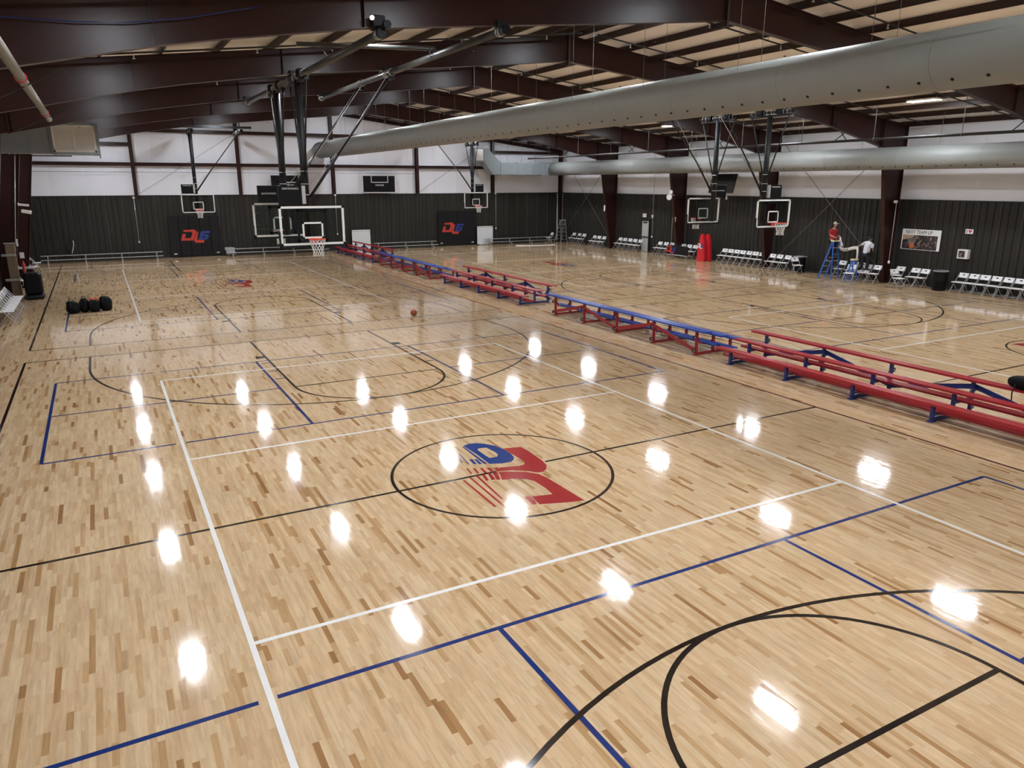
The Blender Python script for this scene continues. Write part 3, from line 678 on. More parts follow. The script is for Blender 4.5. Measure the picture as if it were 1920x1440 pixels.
    MB().torus((s * 2.72, my - .1, zp2), .098, .011, 'y', 18, 6).torus((s * 2.72, my + .2, zp2), .098, .011, 'y', 18, 6).build('brace_clamp', 'bolt', g)
    MB().bbox((s * 2.72, my, zp2 - .16), (.12, .3, .10), .01).build('brace_block', 'blackmetal', g)
    # shot clock
    c = MB().bbox((cs * .47, my - .12, 4.23), (.66, .13, .54), .012).build('shot_clock', 'black', g)
    MB().box(cs * .1 - .05, cs * .1 + .05, my - .2, my, 4.0, 4.5).build('clock_bracket', 'legsteel', g)
    ty = my - .19 if face > 0 else my - .05
    rot = (PI / 2, 0, 0) if face > 0 else (PI / 2, 0, PI)
    text('DAKTRONICS', .072, 'whitepaint', c, (cs * .47, ty if face > 0 else my - .05, 4.42 if face > 0 else 4.25), rot, ext=.001)
    return g
Yg = 12.7 - 1.6
support_pipe(0, 7.42, 5.05, 20.2, 'thick steel goal pipe over the left court centreline, left of the pair', (5.2, 12.5, 19.8))
support_pipe(2.72, 7.7, 4.95, 20.0, 'thick steel goal pipe with diagonal braces, right of the pair over the left court', (5.2, 12.5, 19.8))
tag(MB().tube((-.75, 8.85, 7.72), (2.75, 8.85, 7.88), .055, 12).torus((0, 8.85, 7.6), .10, .012, 'y', 16, 6).torus((2.72, 8.8, 7.75), .13, .012, 'y', 16, 6).build('cross_pipe', 'pipe'), 'short shiny cross pipe joining the two goal pipes', 'pipe')
goal(0, Yg, 1, 1, 'large glass goal with padded edge, nearest basketball hoop, facing the camera', -1)
goal(0, 27.05 - 12.7 + 1.6, -1, 1, 'glass goal seen from behind, back to back with the nearest hoop', -1)
goal(0, 27.05 + Yg, 1, 1, 'far glass goal above the wall pad, left of the bleachers', -1, 7.50, 7.55)
goal(18.3, 27.05 + Yg, 1, -1, 'far glass goal above the wall pad, right of the bleachers', 1, 7.25, 7.3)
goal(18.3, Yg, 1, -1, 'glass goal facing the camera over the right courts, nearer one', 1, 7.23, 7.4)
goal(18.3, 27.05 - 12.7 + 1.6, -1, -1, 'glass goal seen from behind over the right courts', 1, 7.23, 7.4)
for x, z, y0, y1, lb in ((0, 7.50, 38.2, 40.4, 'short steel pipe holding the far left goal mast'), (2.72, 7.55, 38.0, 40.6, 'short steel pipe holding the far left goal brace'),
                     (18.3, 7.25, 38.3, 40.2, 'short steel pipe holding the far right goal mast'), (15.58, 7.3, 38.4, 40.0, 'short steel pipe holding the far right goal brace'),
                     (18.3, 7.23, 11.0, 13.2, 'short dark pipe holding the nearer right court goal mast'), (18.3, 7.23, 13.9, 16.1, 'short dark pipe holding the rear facing right court goal mast'),
                     (15.58, 7.4, 11.2, 12.7, 'short dark pipe holding the nearer right court goal brace'), (15.58, 7.4, 14.2, 15.7, 'short dark pipe holding the rear facing right court goal brace')):
    support_pipe(x, z, y0, y1, lb, (), .085 if y0 > 20 else .045)
    if y0 < 20:
        for yy in (y0 + .3, y1 - .3): MB().tube((x, yy, z), (x, yy, ztop(x) + .1), .02, 6).build('hanger', 'blackmetal', bpy.data.objects[[o.name for o in COL.objects if o.name.startswith('support_pipe')][-1]]).matrix_parent_inverse = Matrix.Translation((-x, 0, -z))
for x0, x1, y, z, lb in ((-.7, 3.4, 38.6, 7.72, 'dark cross beam carrying the far left goal'), (14.8, 19.0, 38.7, 7.5, 'dark cross beam carrying the far right goal')):
    tag(MB().bar((x0, y, z), (x1, y, z + .05), .09, .12).tube((0 if x0 < 5 else 18.3, y, z), (0 if x0 < 5 else 18.3, y, ztop(x0 if x0 < 5 else x1) + .1), .03, 6).tube((2.72 if x0 < 5 else 15.58, y, z), (2.72 if x0 < 5 else 15.58, y, ztop(2.72) + .1), .03, 6).build('cross_beam', 'blackmetal'), lb, 'beam')
# emergency lamp heads on the goal pipe end
d = thing('emergency_light', 'black twin-head emergency light on the end of the goal pipe', 'emergency light', (-.06, 5.0, 7.62))
MB().bbox((0, 0, 0), (.24, .14, .20), .015).build('housing', 'black', d)
MB().lathe([(.02, 0), (.04, .05), (.04, .08)], n=14).build('lamp_head', 'lamp', d, (-.16, -.03, .03), (PI / 2, 0, 0))
MB().lathe([(.03, 0), (.075, .04), (.08, .08)], n=18).build('lamp_head', 'black', d, (.14, -.04, -.06), (PI / 2, 0, 0))

# ------------------------------------------------------------------ bleachers
def bleacher(yc, rz, pm, fm, label):
    b = thing('bleacher', label, 'bleacher', (9.3, yc, 0), rz, 'bleachers between the courts')
    Lh = 4.11
    def plank(nm, x0, x1, z):
        MB().box(x0, x1, -Lh, Lh, z - .018, z).box(x0, x0 + .012, -Lh, Lh, z - .045, z - .018).box(x1 - .012, x1, -Lh, Lh, z - .045, z - .018).box(x0 + .07, x0 + .082, -Lh, Lh, z, z + .005).box(x1 - .082, x1 - .07, -Lh, Lh, z, z + .005).build(nm, pm, b)
    plank('seat_plank', -.75, -.50, .40); plank('seat_plank', -.10, .15, .56); plank('seat_plank', .52, .77, .72)
    plank('foot_plank', -.46, -.21, .19); plank('foot_plank', .17, .42, .35)
    P = [-3.66, -1.83, 0, 1.83, 3.66]
    for y in P:
        f = MB().box(-.66, .66, y - .03, y + .03, .015, .075).box(-.66, -.59, y - .03, y + .03, .07, .345).box(-.01, .06, y - .03, y + .03, .07, .505).box(.60, .67, y - .03, y + .03, .07, .665)
        for x0, x1, z in ((-.72, -.53, .355), (-.07, .12, .515), (.55, .74, .675)): f.box(x0, x1, y - .045, y + .045, z - .012, z)
        f.bar((-.62, y, .14), (-.22, y, .14), .05, .04).bar((0, y, .30), (.42, y, .30), .05, .04)
        f.bar((.02, y, .40), (.16, y, .30), .04, .04).bar((.62, y, .52), (.5, y, .30), .04, .04)
        f.box(-.70, -.54, y - .05, y + .05, 0, .018).box(.55, .72, y - .05, y + .05, 0, .018)
        f.build('frame', fm, b)
        for z in (.13, .50): MB().lathe([(.03, -.018), (.052, -.016), (.055, 0), (.052, .016), (.03, .018)], n=16).build('wheel', 'rubber', b, (.735, y + .01, z), (PI / 2, 0, 0)); MB().tube((.735, y - .014, z), (.735, y + .034, z), .024, 10).build('wheel_hub', 'legsteel', b)
    for i in range(4):
        z0, z1 = (.14, .56) if i % 2 == 0 else (.56, .14)
        MB().bar((.69, P[i], z0), (.69, P[i + 1], z1), .012, .105, (0, 0, 1)).build('brace', fm, b)
    return b
bleacher(36.63, 0, 'redplank', 'blueframe', 'red three-row bleacher with blue frame, farthest one by the far wall')
bleacher(27.7, PI, 'blueplank', 'redframe', 'blue bleacher with red frame, farther of the two facing away')
bleacher(18.6, 0, 'redplank', 'blueframe', 'red three-row bleacher in the middle of the line, between the two blue ones')
bleacher(8.65, PI, 'blueplank', 'redframe', 'blue bleacher with red zigzag frame, nearer of the two facing away')
bleacher(.04, 0, 'redplank', 'blueframe', 'red three-row bleacher with blue frame, nearest one at the right edge')

# ------------------------------------------------------------------ folding chairs
def make_chair():
    c = bpy.data.objects.new('folding_chair', None); COL.objects.link(c)
    # faces -x; origin on floor
    MB().bbox((-.03, 0, .445), (.40, .40, .03), .012).build('seat', 'plastic', c)
    br = MB()
    pr = [(-.205, 0), (.205, 0), (.215, .08), (.205, .20), (-.205, .20), (-.215, .08)]
    hl = [(-.055, .10), (-.055, .145), (.055, .145), (.055, .10)]
    br.prism(pr, lambda a, z: (.255 + .35 * z, a, .62 + z), lambda a, z: (.235 + .35 * z, a, .62 + z), [hl])
    br.build('backrest', 'plastic', c)
    for q in (-1, 1):
        y = q * .205
        MB().tube((-.27, y, 0), (.325, y, .82), .0125, 8).build('leg', 'legsteel', c)
        MB().tube((.27, y * .86, 0), (-.13, y * .86, .44), .0125, 8).build('leg', 'legsteel', c)
    MB().tube((-.20, -.205, .10), (-.20, .205, .10), .009, 6).build('crossbar', 'legsteel', c)
    MB().tube((.19, -.176, .09), (.19, .176, .09), .009, 6).build('crossbar', 'legsteel', c)
    return c
CH = make_chair(); used = [False]
def chair(x, y, rz, label, group=None):
    o = CH if not used[0] else copy_tree(CH); used[0] = True
    o.location = (x, y, 0); o.rotation_euler = (0, 0, rz); return tag(o, label, 'chair', group or 'white folding chairs')
def chair_row(ys, x, rz, what):
    for i, y in enumerate(ys):
        chair(x, y, rz + R_.uniform(-.04, .04), 'white folding chair, %s from far end in the %s' % (ORD[i] if len(ys) > 1 else 'only one', what) if len(ys) > 1 else 'white folding chair, ' + what)
CXR = 26.98
chair(25.6, 40.6, -.1, 'lone white folding chair in front of the far bench near the corner')
chair_row([39.5, 38.75, 38.1], CXR, 0, 'row beside the aluminium stepladder')
chair_row([36.2, 35.6, 35.0], CXR - .35, 0, 'row beyond the first right column')
chair_row([33.5, 32.93, 32.36, 31.79, 31.22], CXR, 0, 'row beside the grey door')
chair_row([29.1, 28.5, 27.9, 26.8, 26.25, 25.7], CXR, 0, 'row behind the black logo table')
chair_row([22.98, 22.5, 22.02, 21.54, 21.06, 20.58, 20.1], CXR - .15, 0, 'row past the red pads')
chair_row([19.2, 18.7, 18.15], CXR - .3, 0, 'trio under the diagonal brace rods')
chair_row([14.85, 14.2, 13.68], CXR - .1, 0, 'group behind the blue ladders')
chair_row([13.12, 12.62], CXR - .52, 0, 'pair between the ladders and the column')
chair(25.7, 13.35, .25, 'white folding chair pulled out in front of the ladders')
chair(26.95, 11.75, .05, 'white folding chair right next to the brown column, below the poster')
chair(25.9, 10.95, 1.35, 'white folding chair turned sideways in front of the poster chairs')
chair_row([11.0, 10.55], CXR - .05, 0, 'pair below the poster')
chair_row([8.85, 8.38, 7.91, 7.44, 6.97, 6.50, 6.03, 5.5], CXR, 0, 'row right of the black barrel')
chair_row([23.2, 22.68, 22.16, 21.64, 21.12, 20.6, 20.08, 19.5], -8.42, PI, 'row along the left wall')
chair(-8.55, 37.4, PI, 'white folding chair at the left end of the first far bench')
chair(-8.6, 35.2, PI + .2, 'white folding chair beyond the left column, second back')
chair(-8.7, 32.4, PI, 'white folding chair behind the black bin at the left')
chair(-8.55, 28.9, PI, 'white folding chair between the bin and the tan board at the left')
# one folded-together chair leaning
o = copy_tree(CH); o.location = (26.35, 17.0, 0); o.rotation_euler = (0, 0, 1.25); tag(o, 'white folding chair standing askew beside the black bin', 'chair', 'white folding chairs')

# ------------------------------------------------------------------ far wall: benches, pads, boards
def bench(x0, x1, nleg, label):
    b = thing('bench', label, 'bench', ((x0 + x1) / 2, 41.35, 0), 0, 'aluminium benches along the far wall'); h = (x1 - x0) / 2
    for nm, y0, y1, z in (('seat_plank', .0, .25, .46), ('foot_plank', -.32, -.10, .24)):
        MB().box(-h, h, y0, y1, z - .035, z).box(-h, h, y0 + .06, y0 + .075, z, z + .004).box(-h, h, y1 - .075, y1 - .06, z, z + .004).build(nm, 'alu', b)
    for i in range(nleg):
        x = -h + .35 + (2 * h - .7) * i / (nleg - 1)
        MB().box(x - .03, x + .03, .08, .15, 0, .43).box(x - .03, x + .03, -.30, .15, 0, .05).box(x - .03, x + .03, -.24, -.18, .04, .21).box(x - .03, x + .03, -.24, .12, .16, .205).build('leg', 'alu', b)
bench(-8.55, -2.05, 4, 'aluminium bench at the far wall, leftmost, left of the wall pad')
bench(1.7, 8.3, 4, 'aluminium bench at the far wall behind the nearest hoop')
bench(11.6, 16.4, 3, 'aluminium bench at the far wall between the bleachers and the right wall pad')
bench(20.4, 26.5, 4, 'aluminium bench at the far wall, rightmost, ending in the corner')
LR = [[(-0.67, 1.7), (-0.08, 1.73), (0.06, 1.65), (0.07, 1.58), (-0.15, 1.04), (-0.88, 1.04), (-0.75, 1.46), (-0.56, 1.45), (-0.64, 1.19), (-0.3, 1.19), (-0.17, 1.48), (-0.21, 1.58), (-0.69, 1.59)], [(0.09, 1.56), (0.2, 1.58), (0.05, 1.07), (0.51, 1.04), (0.45, 0.88), (-0.02, 0.89), (-0.13, 1.02)]]
LB = [(0.32, 1.53), (0.41, 1.61), (0.93, 1.61), (0.85, 1.47), (0.46, 1.47), (0.43, 1.4), (0.71, 1.39), (0.8, 1.33), (0.71, 1.12), (0.59, 1.07), (0.17, 1.09)]
LBH = [(0.39, 1.28), (0.63, 1.27), (0.59, 1.18), (0.37, 1.19)]
def wall_logo(parent, fn, red='logored', blue='logoblue'):
    """fn(a, z, depth) -> local point"""
    mb = MB()
    for p in LR: mb.prism(p, lambda a, z: fn(a, z, 0), lambda a, z: fn(a, z, .004))
    mb.build('red_lettering', red, parent)
    if blue: MB().prism(LB, lambda a, z: fn(a, z, 0), lambda a, z: fn(a, z, .004), [LBH]).build('blue_lettering', blue, parent)
def wall_pad(xc, n, wd, label, dx):
    p = thing('wall_pad', label, 'wall pad', (xc, YF - .07, 0))
    for i in range(n): MB().bbox((-n * wd / 2 + wd * (i + .5), -.045, 1.31), (wd - .012, .08, 2.50), .014).build('pad_panel', 'pad', p)
    for q in (-1, 1): MB().box(q * (n * wd / 2 - .28) - .09, q * (n * wd / 2 - .28) + .09, -.092, -.086, .20, .26).build('maker_label', 'whitepaint', p)
    wall_logo(p, lambda a, z, d_: (a + dx, -.0855 - d_, z))
wall_pad(0, 5, .62, 'black wall pad with red and blue lettering behind the far left hoop', 0)
wall_pad(18.3, 2, 1.56, 'black wall pad with red and blue lettering behind the far right hoop', -.35)
def whiteboard(xc, label):
    b = thing('whiteboard', label, 'whiteboard', (xc, 41.62, 0), 0)
    MB().bbox((0, .10, .72), (1.24, .02, 1.2), .004).build('panel', 'board', b)
    f = MB()
    for x0, x1, z0, z1 in ((-.66, .66, .06, .12), (-.66, .66, 1.34, 1.40), (-.66, -.60, .06, 1.40), (.60, .66, .06, 1.40)): f.box(x0, x1, .07, .12, z0, z1)
    f.build('frame', 'whitepaint', b)
    MB().box(-.5, .5, .0, .08, .0, .07).build('base', 'alu', b)
whiteboard(10.8, 'white board standing at the far wall behind the red bleacher')
whiteboard(20.55, 'white board standing beside the right wall pad')
def scoreboard(x0, label):
    s = thing('backboard', label, 'backboard', (x0, YF - .42, 0))
    MB().bbox((1.2, 0, 4.51), (2.40, .06, 1.18), .012).build('panel', 'black', s)
    f = MB()
    for a0, a1, z0, z1 in ((0, 2.4, 3.92, 3.965), (0, 2.4, 5.06, 5.10), (0, .045, 3.92, 5.1), (2.355, 2.4, 3.92, 5.1), (.62, 1.86, 4.60, 4.645), (.62, .665, 4.6, 5.1), (1.815, 1.86, 4.6, 5.1)): f.box(a0, a1, -.042, -.028, z0, z1)
    f.build('white_lines', 'whitepaint', s)
    text('PORTER', .17, 'whitepaint', s, (1.24, -.034, 4.42), (PI / 2, 0, 0))
    MB().box(.3, .36, .03, .36, 4.3, 4.4).box(2.0, 2.06, .03, .36, 4.3, 4.4).build('bracket', 'blackmetal', s)
scoreboard(4.85, 'black board with white lines high on the far wall behind the nearest hoop')
scoreboard(11.05, 'black board with white lines high on the far wall right of the ridge column')
# cords hanging from reels
def cord(loc, z0, z1, label, m='bolt', arm=None):
    c = thing('drop_cord', label, 'cord', loc)
    MB().tube((0, 0, z1 + .1), (0, 0, z0), .016, 8).build('cable', m, c)
    MB().lathe([(.02, 0), (.045, .02), (.05, .10), (.025, .14)], n=12).build('plug', 'whitepaint', c, (0, 0, z1))
    MB().bbox((0, .04, z0), (.12, .14, .12), .01).build('anchor', 'whitepaint', c)
    if arm: MB().bar((0, 0, z0), (0, arm, z0), .05, .05).build('bracket_arm', 'steel', c)
cord((-3.28, YF - .42, 0), 3.72, 1.0, 'pale cord hanging down the far wall at the left')
cord((9.1, YF - .42, 0), 3.78, 1.1, 'pale cord hanging down the far wall behind the nearest backboard')
cord((21.45, YF - .42, 0), 3.82, 1.14, 'pale cord hanging beside the right white board')
cord((27.35, 30.15, 0), 5.3, 1.0, 'long pale cord hanging beside the grey door')
cord((26.75, 27.45, 0), 3.75, .75, 'pale cord hanging at the second right wall column', arm=-.36)
cord((26.75, 12.1, 0), 3.75, .95, 'pale cord hanging at the column beside the poster', arm=.40)
c = thing('conduit_drop', 'pale conduit running down the nearer left column', 'conduit', (0, 26.96, 0))
MB().tube((-7.93, 0, 5.9), (-8.66, 0, .75), .02, 8).build('tube', 'bolt', c)
MB().bbox((-8.66, -.02, .68), (.09, .07, .16), .01).build('box', 'whitepaint', c)
MB().bbox((-8.4, -.02, 2.2), (.07, .06, .3), .01).build('box', 'whitepaint', c)
# pennant
p = thing('pennant', 'small black pennant with white edge leaning over the leftmost bench', 'pennant', (-7.0, YF - .30, 0))
MB().prism([(-.27, .95), (.2, 1.26), (.05, .55)], lambda a, z: (a, .02, z), lambda a, z: (a, 0, z)).build('cloth', 'cloth_dark', p)
MB().path([(.2, -.005, 1.27), (.2, -.005, 1.05), (.14, -.005, .8), (.05, -.005, .52)], .022, 8).build('edge_tube', 'whitepaint', p)
# jacket on the bench
j = thing('jacket', 'grey jacket draped over the left end of the second far bench', 'jacket', (1.95, 41.55, 0))
mb = MB(); vs = []; fs = []; pr = [(-.30, .10), (-.24, .28), (-.10, .47), (.02, .52), (.16, .50), (.24, .46), (.28, .30)]
for i in range(9):
    for k, (y, z) in enumerate(pr): vs.append((-.28 + .07 * i + .03 * math.sin(k * 2 + i), y + .03 * math.sin(i * 1.7 + k), z + .03 * math.cos(i * 1.3 + k * 2)))
n = len(pr)
for i in range(8):
    for k in range(n - 1): fs.append((i * n + k, i * n + k + 1, (i + 1) * n + k + 1, (i + 1) * n + k))
jo = mb.add(vs, fs, True).build('cloth', 'cloth_grey', j); md = jo.modifiers.new('solid', 'SOLIDIFY'); md.thickness = .03
MB().path([(-.2, -.22, .40), (-.26, -.26, .25), (-.16, -.30, .08)], .05, 8).build('sleeve', 'cloth_grey', j)
# white curved strip lying on the floor
pts = arc(24.4, 42.6, 3.6, math.radians(232), math.radians(282), 20)
tag(MB().ribbon(pts, .22, .002, .05).build('foam_strip', 'whitepaint'), 'white curved strip lying on the floor near the far right corner', 'floor strip')

# ------------------------------------------------------------------ right wall items
d = MB().box(XR - .10, XR - .02, 30.70, 31.42, .02, 2.08).build('door_1', 'doorgrey', kind='structure')
fr = MB()
for y0, y1, z0, z1 in ((30.62, 30.70, 0, 2.16), (31.42, 31.50, 0, 2.16), (30.62, 31.50, 2.08, 2.16)): fr.box(XR - .13, XR - .02, y0, y1, z0, z1)
fr.build('door_frame', 'trim', d)
MB().box(XR - .16, XR - .10, 30.75, 31.36, .98, 1.04).build('push_bar', 'blackmetal', d)
MB().box(XR - .16, XR - .10, 30.9, 31.25, 1.94, 2.02).build('door_closer', 'blackmetal', d)
s = thing('exit_sign', 'red and white exit sign above the grey door', 'exit sign', (XR - .10, 31.2, 2.44))
MB().bbox((0, 0, 0), (.05, .36, .24), .008).build('housing', 'whitepaint', s)
text('EXIT', .15, 'exitred', s, (-.028, 0, 0), (PI / 2, 0, -PI / 2), sx=.85)
MB().bbox((0, .30, 0), (.05, .18, .26), .01).build('battery_box', 'trim', s)
def small_box(name, label, cat, loc, sz, m):
    return tag(MB().bbox((0, 0, 0), sz, .008).build(name, m, loc=loc), label, cat)
def wbox(name, label, cat, loc, sz, m, sub=None):
    b = thing(name, label, cat, loc); MB().bbox((0, 0, 0), sz, .008).build('case', m, b)
    MB().bbox((-sz[0] / 2 - .005, 0, 0), (.02, sz[1] * .55, sz[2] * .55), .003).build('cover', sub or 'trim', b); return b
wbox('junction_box', 'small white junction box on the cord beside the door', 'electrical box', (27.33, 30.15, 2.42), (.08, .14, .18), 'whitepaint', 'bolt')
wbox('thermostat', 'white control box on the second right wall column', 'control box', (26.63, 27.1, 2.35), (.08, .16, .30), 'whitepaint')
wbox('control_box', 'white tall box on the column behind the right hoop', 'control box', (26.28, 19.95, 2.35), (.06, .14, .46), 'whitepaint', 'whitepaint')
wbox('control_box', 'slim white box on the first right wall column', 'control box', (26.42, 34.4, 2.85), (.06, .12, .42), 'whitepaint', 'whitepaint')
d = thing('loudspeaker', 'white round loudspeaker pair high on the second right wall column', 'loudspeaker', (26.2, 27.05, 3.85))
MB().lathe([(.05, 0), (.17, .10), (.19, .17), (.15, .18)], n=20).build('horn', 'whitepaint', d, (-.05, 0, -.12), (0, -PI / 2, .4))
MB().lathe([(.05, 0), (.12, .08), (.13, .14), (.10, .15)], n=18).build('horn', 'whitepaint', d, (0, -.1, .18), (0, -PI / 2, .2))
MB().bar((.25, 0, 0), (0, 0, 0), .05, .05).build('bracket', 'whitepaint', d)
tv = thing('wall_screen', 'dark screen tilted down high on the right wall', 'screen', (26.9, 23.0, 4.55))
o = MB().bbox((0, 0, 0), (.08, 1.95, 1.10), .012).build('screen_panel', 'screen', tv, (-.35, 0, 0), (0, .28, 0))
for y in (-.25, .35): MB().bar((-.25, y, -.55), (-.22, y, -.9), .08, .05).build('bracket', 'whitepaint', tv)
for y in (-.3, .3): MB().bar((-.3, y, .2), (.62, y, .3), .05, .05).build('arm', 'legsteel', tv)
# poster
p = thing('poster', 'poster reading NEXT TEAM UP with a basketball going through a net', 'poster', (XR - .075, 11.2, 2.07))
MB().box(-.012, 0, -.93, .93, -.46, .46).build('sheet', 'whitepaint', p)
MB().box(-.016, -.012, -.80, .88, -.44, .20).build('photo', 'photodark', p)
MB().prism([(.88, .20), (.30, .20), (.36, .10), (.88, -.05)], lambda a, z: (-.016, a, z), lambda a, z: (-.019, a, z)).build('photo_wood', 'photowood', p)
n_ = MB()
for i in range(6): n_.bar((-.019, .62 - .085 * i, .06), (-.019, .56 - .055 * i, -.18), .004, .022, (1, 0, 0))
for i in range(3): n_.bar((-.019, .62 - .03 * i, .06 - .09 * i), (-.019, .20 + .03 * i, .06 - .09 * i), .004, .022, (1, 0, 0))
n_.build('photo_net', 'paper', p)
MB().lathe([(.125, 0), (.125, .004), (.10, .008)], n=22).build('photo_ball', 'photoball', p, (-.017, .40, -.28), (0, -PI / 2, 0))
text('NEXT TEAM UP', .235, 'blackmetal', p, (-.0145, .12, .325), (PI / 2, 0, -PI / 2), sx=.80)
s = thing('heart_sign', 'small white sign with a red heart right of the poster', 'sign', (XR - .075, 9.05, 2.56))
MB().box(-.012, 0, -.17, .17, -.10, .10).build('plate', 'whitepaint', s)
hp = [(.0, -.07), (.075, .01), (.07, .05), (.04, .065), (0, .04), (-.04, .065), (-.07, .05), (-.075, .01)]
MB().prism([(a_ - .04, z) for a_, z in hp], lambda a, z: (-.012, a, z), lambda a, z: (-.016, a, z)).build('heart', 'exitred', s)
MB().box(-.016, -.012, .09, .12, -.06, .06).build('mark', 'blackmetal', s)
s = thing('defibrillator_cabinet', 'white square cabinet with a dark window on the right wall', 'wall cabinet', (XR - .16, 9.1, 1.60))
MB().bbox((0, 0, 0), (.20, .46, .40), .01).build('case', 'whitepaint', s)
MB().bbox((-.102, .03, 0), (.012, .26, .28), .003).build('window', 'photodark', s)
MB().bar((-.11, .12, -.1), (-.11, -.02, .08), .006, .03, (1, 0, 0)).build('mark', 'paper', s)
# barrel, bin
b = thing('trash_barrel', 'large black trash barrel between the chair rows right of the poster', 'trash can', (26.85, 9.62, 0))
MB().lathe([(.25, 0), (.27, .05), (.28, .4), (.29, .42), (.29, .46), (.285, .48), (.30, .82), (.30, .84)], n=28).build('body', 'black', b)
MB().torus((0, 0, .85), .30, .018, 'z', 28, 8).build('rim', 'legsteel', b)
MB().lathe([(.29, 0), (.28, .02)], n=28).build('liner', 'blackmetal', b, (0, 0, .80))
b = thing('trash_bin', 'black round bin with a pale tray on top beside the askew chair', 'trash can', (26.95, 17.35, 0))
MB().lathe([(.25, 0), (.27, .04), (.29, .76), (.29, .80)], n=26).build('body', 'black', b)
MB().bbox((0, 0, .83), (.5, .52, .05), .012).build('tray', 'legsteel', b)
b = thing('trash_bin', 'black bin with white rim at the left behind the tan board', 'trash can', (-8.5, 30.2, 0))
MB().bbox((0, 0, .42), (.60, .70, .84), .03).build('body', 'black', b)
MB().bbox((0, 0, .86), (.66, .76, .05), .012).build('rim', 'legsteel', b)
# logo table
t = thing('logo_table', 'low black table front with red and blue lettering before the right chairs', 'table', (26.2, 26.2, 0))
MB().bbox((0, -.05, .52), (.06, 1.9, .56), .015).build('front_panel', 'pad', t)
MB().bbox((.18, 0, .22), (.46, 1.8, .05), .01).build('shelf', 'alu', t)
for y in (-.8, -.65, .8): MB().tube((.1, y, 0), (.1, y, .22), .02, 8).build('leg', 'legsteel', t)
wall_logo(t, lambda a, z, d_: (-.031 - d_, .55 - a * .55, .52 + (z - 1.3) * .55))
# red stand-up pads
def red_pad(loc, rz, label, logo):
    p = thing('blocking_pad', label, 'training pad', loc, rz)
    prof = [(-.30, .0), (.30, .0), (.36, .08), (.37, .22), (.31, .7), (.235, 1.15), (.17, 1.42), (.10, 1.57), (0, 1.63), (-.10, 1.57), (-.17, 1.42), (-.235, 1.15), (-.31, .7), (-.37, .22), (-.36, .08)]
    for x0, x1, sc in ((-.11, -.09, .94), (-.09, .09, 1.0), (.09, .11, .94)):
        MB().prism([(a * sc * .80, .015 + z * sc if sc < 1 else z) for a, z in prof], lambda a, z: (x1, a, z), lambda a, z: (x0, a, z)).build('cushion', 'padred', p)
    MB().box(-.113, -.108, -.2, .2, .62, .64).build('stripe', 'orange', p)
    if logo:
        wall_logo(p, lambda a, z, d_: (-.111 - d_, .06 - a * .30, .90 + (z - 1.3) * .36), 'whitepaint', 'logoblue')
red_pad((26.5, 24.32, 0), .15, 'tall red rounded training pad with white lettering by the right wall', True)
red_pad((26.84, 24.22, 0), .15, 'plain red rounded training pad standing half hidden behind the lettered one', False)
# stepladders
def ladder(loc, rz, h, base, wd, rails, top, label, nr=5, both=False):
    l = thing('stepladder', label, 'ladder', loc, rz)
    for q in (-1, 1):
        MB().bar((0, q * wd / 2 * .75, h), (-base * .82, q * wd / 2, 0), .03, .075, (1, 0, 0)).build('front_rail', rails, l)
        MB().bar((.04, q * wd / 2 * .72, h), (base * .25, q * wd / 2 * .98, 0), .03, .05, (1, 0, 0)).build('rear_rail', rails, l)
    for i in range(1, nr + 1):
        t_ = i / (nr + 1); z = h * t_; x = -base * .82 * (1 - t_); ww = wd * (1 - .25 * t_) / 2
        MB().box(x - .04, x + .04, -ww, ww, z - .015, z + .015).build('step', 'alu', l)
        x2_ = .04 + (base * .25 - .04) * (1 - t_); MB().box(x2_ - .015, x2_ + .015, -ww * .96, ww * .96, z - .012, z + .012).build('rear_rung', 'alu', l)
    MB().bbox((0, 0, h + .03), (.22, wd * .85, .07), .012).build('top_cap', top, l)
    for q in (-1, 1): MB().bar((-base * .42, q * wd * .43, h * .48), (base * .14, q * wd * .42, h * .48), .01, .025).build('spreader', 'alu', l)
ladder((26.15, 14.66, 0), -PI / 2, 1.82, .72, .52, 'ladderblue', 'laddertop', 'tall blue stepladder the person in red is standing on')
ladder((26.1, 13.45, 0), -PI / 2 + .1, 1.02, .36, .42, 'ladderblue', 'laddertop', 'short blue stepladder next to the person in white', 3)
ladder((26.75, 40.45, 0), -PI / 2, 1.72, .95, .6, 'alu', 'alu', 'aluminium stepladder in the far right corner')

# ------------------------------------------------------------------ people
def skin_obj(name, m, parent, chains, sub=2):
    """chains: list of (list of (x,y,z,r)) ; first vertex of later chains may coincide with an existing vertex"""
    vs = []; rs = []; es = []
    def idx(p):
        for i, v in enumerate(vs):
            if (Vector(v) - Vector(p[:3])).length < 1e-4: return i
        vs.append(tuple(p[:3])); rs.append(p[3]); return len(vs) - 1
    for ch in chains:
        ids = [idx(p) for p in ch]
        es += [(a, b) for a, b in zip(ids, ids[1:])]
    me = bpy.data.meshes.new(name); me.from_pydata(vs, es, []); me.update()
    o = link(name, me, m, parent)
    sk = o.modifiers.new('skin', 'SKIN'); sk.use_smooth_shade = True
    for i, v in enumerate(me.skin_vertices[0].data):
        r = rs[i]; v.radius = (r, r) if not isinstance(r, tuple) else r
        v.use_root = (i == 0)
    ss = o.modifiers.new('sub', 'SUBSURF'); ss.levels = sub; ss.render_levels = sub
    return o
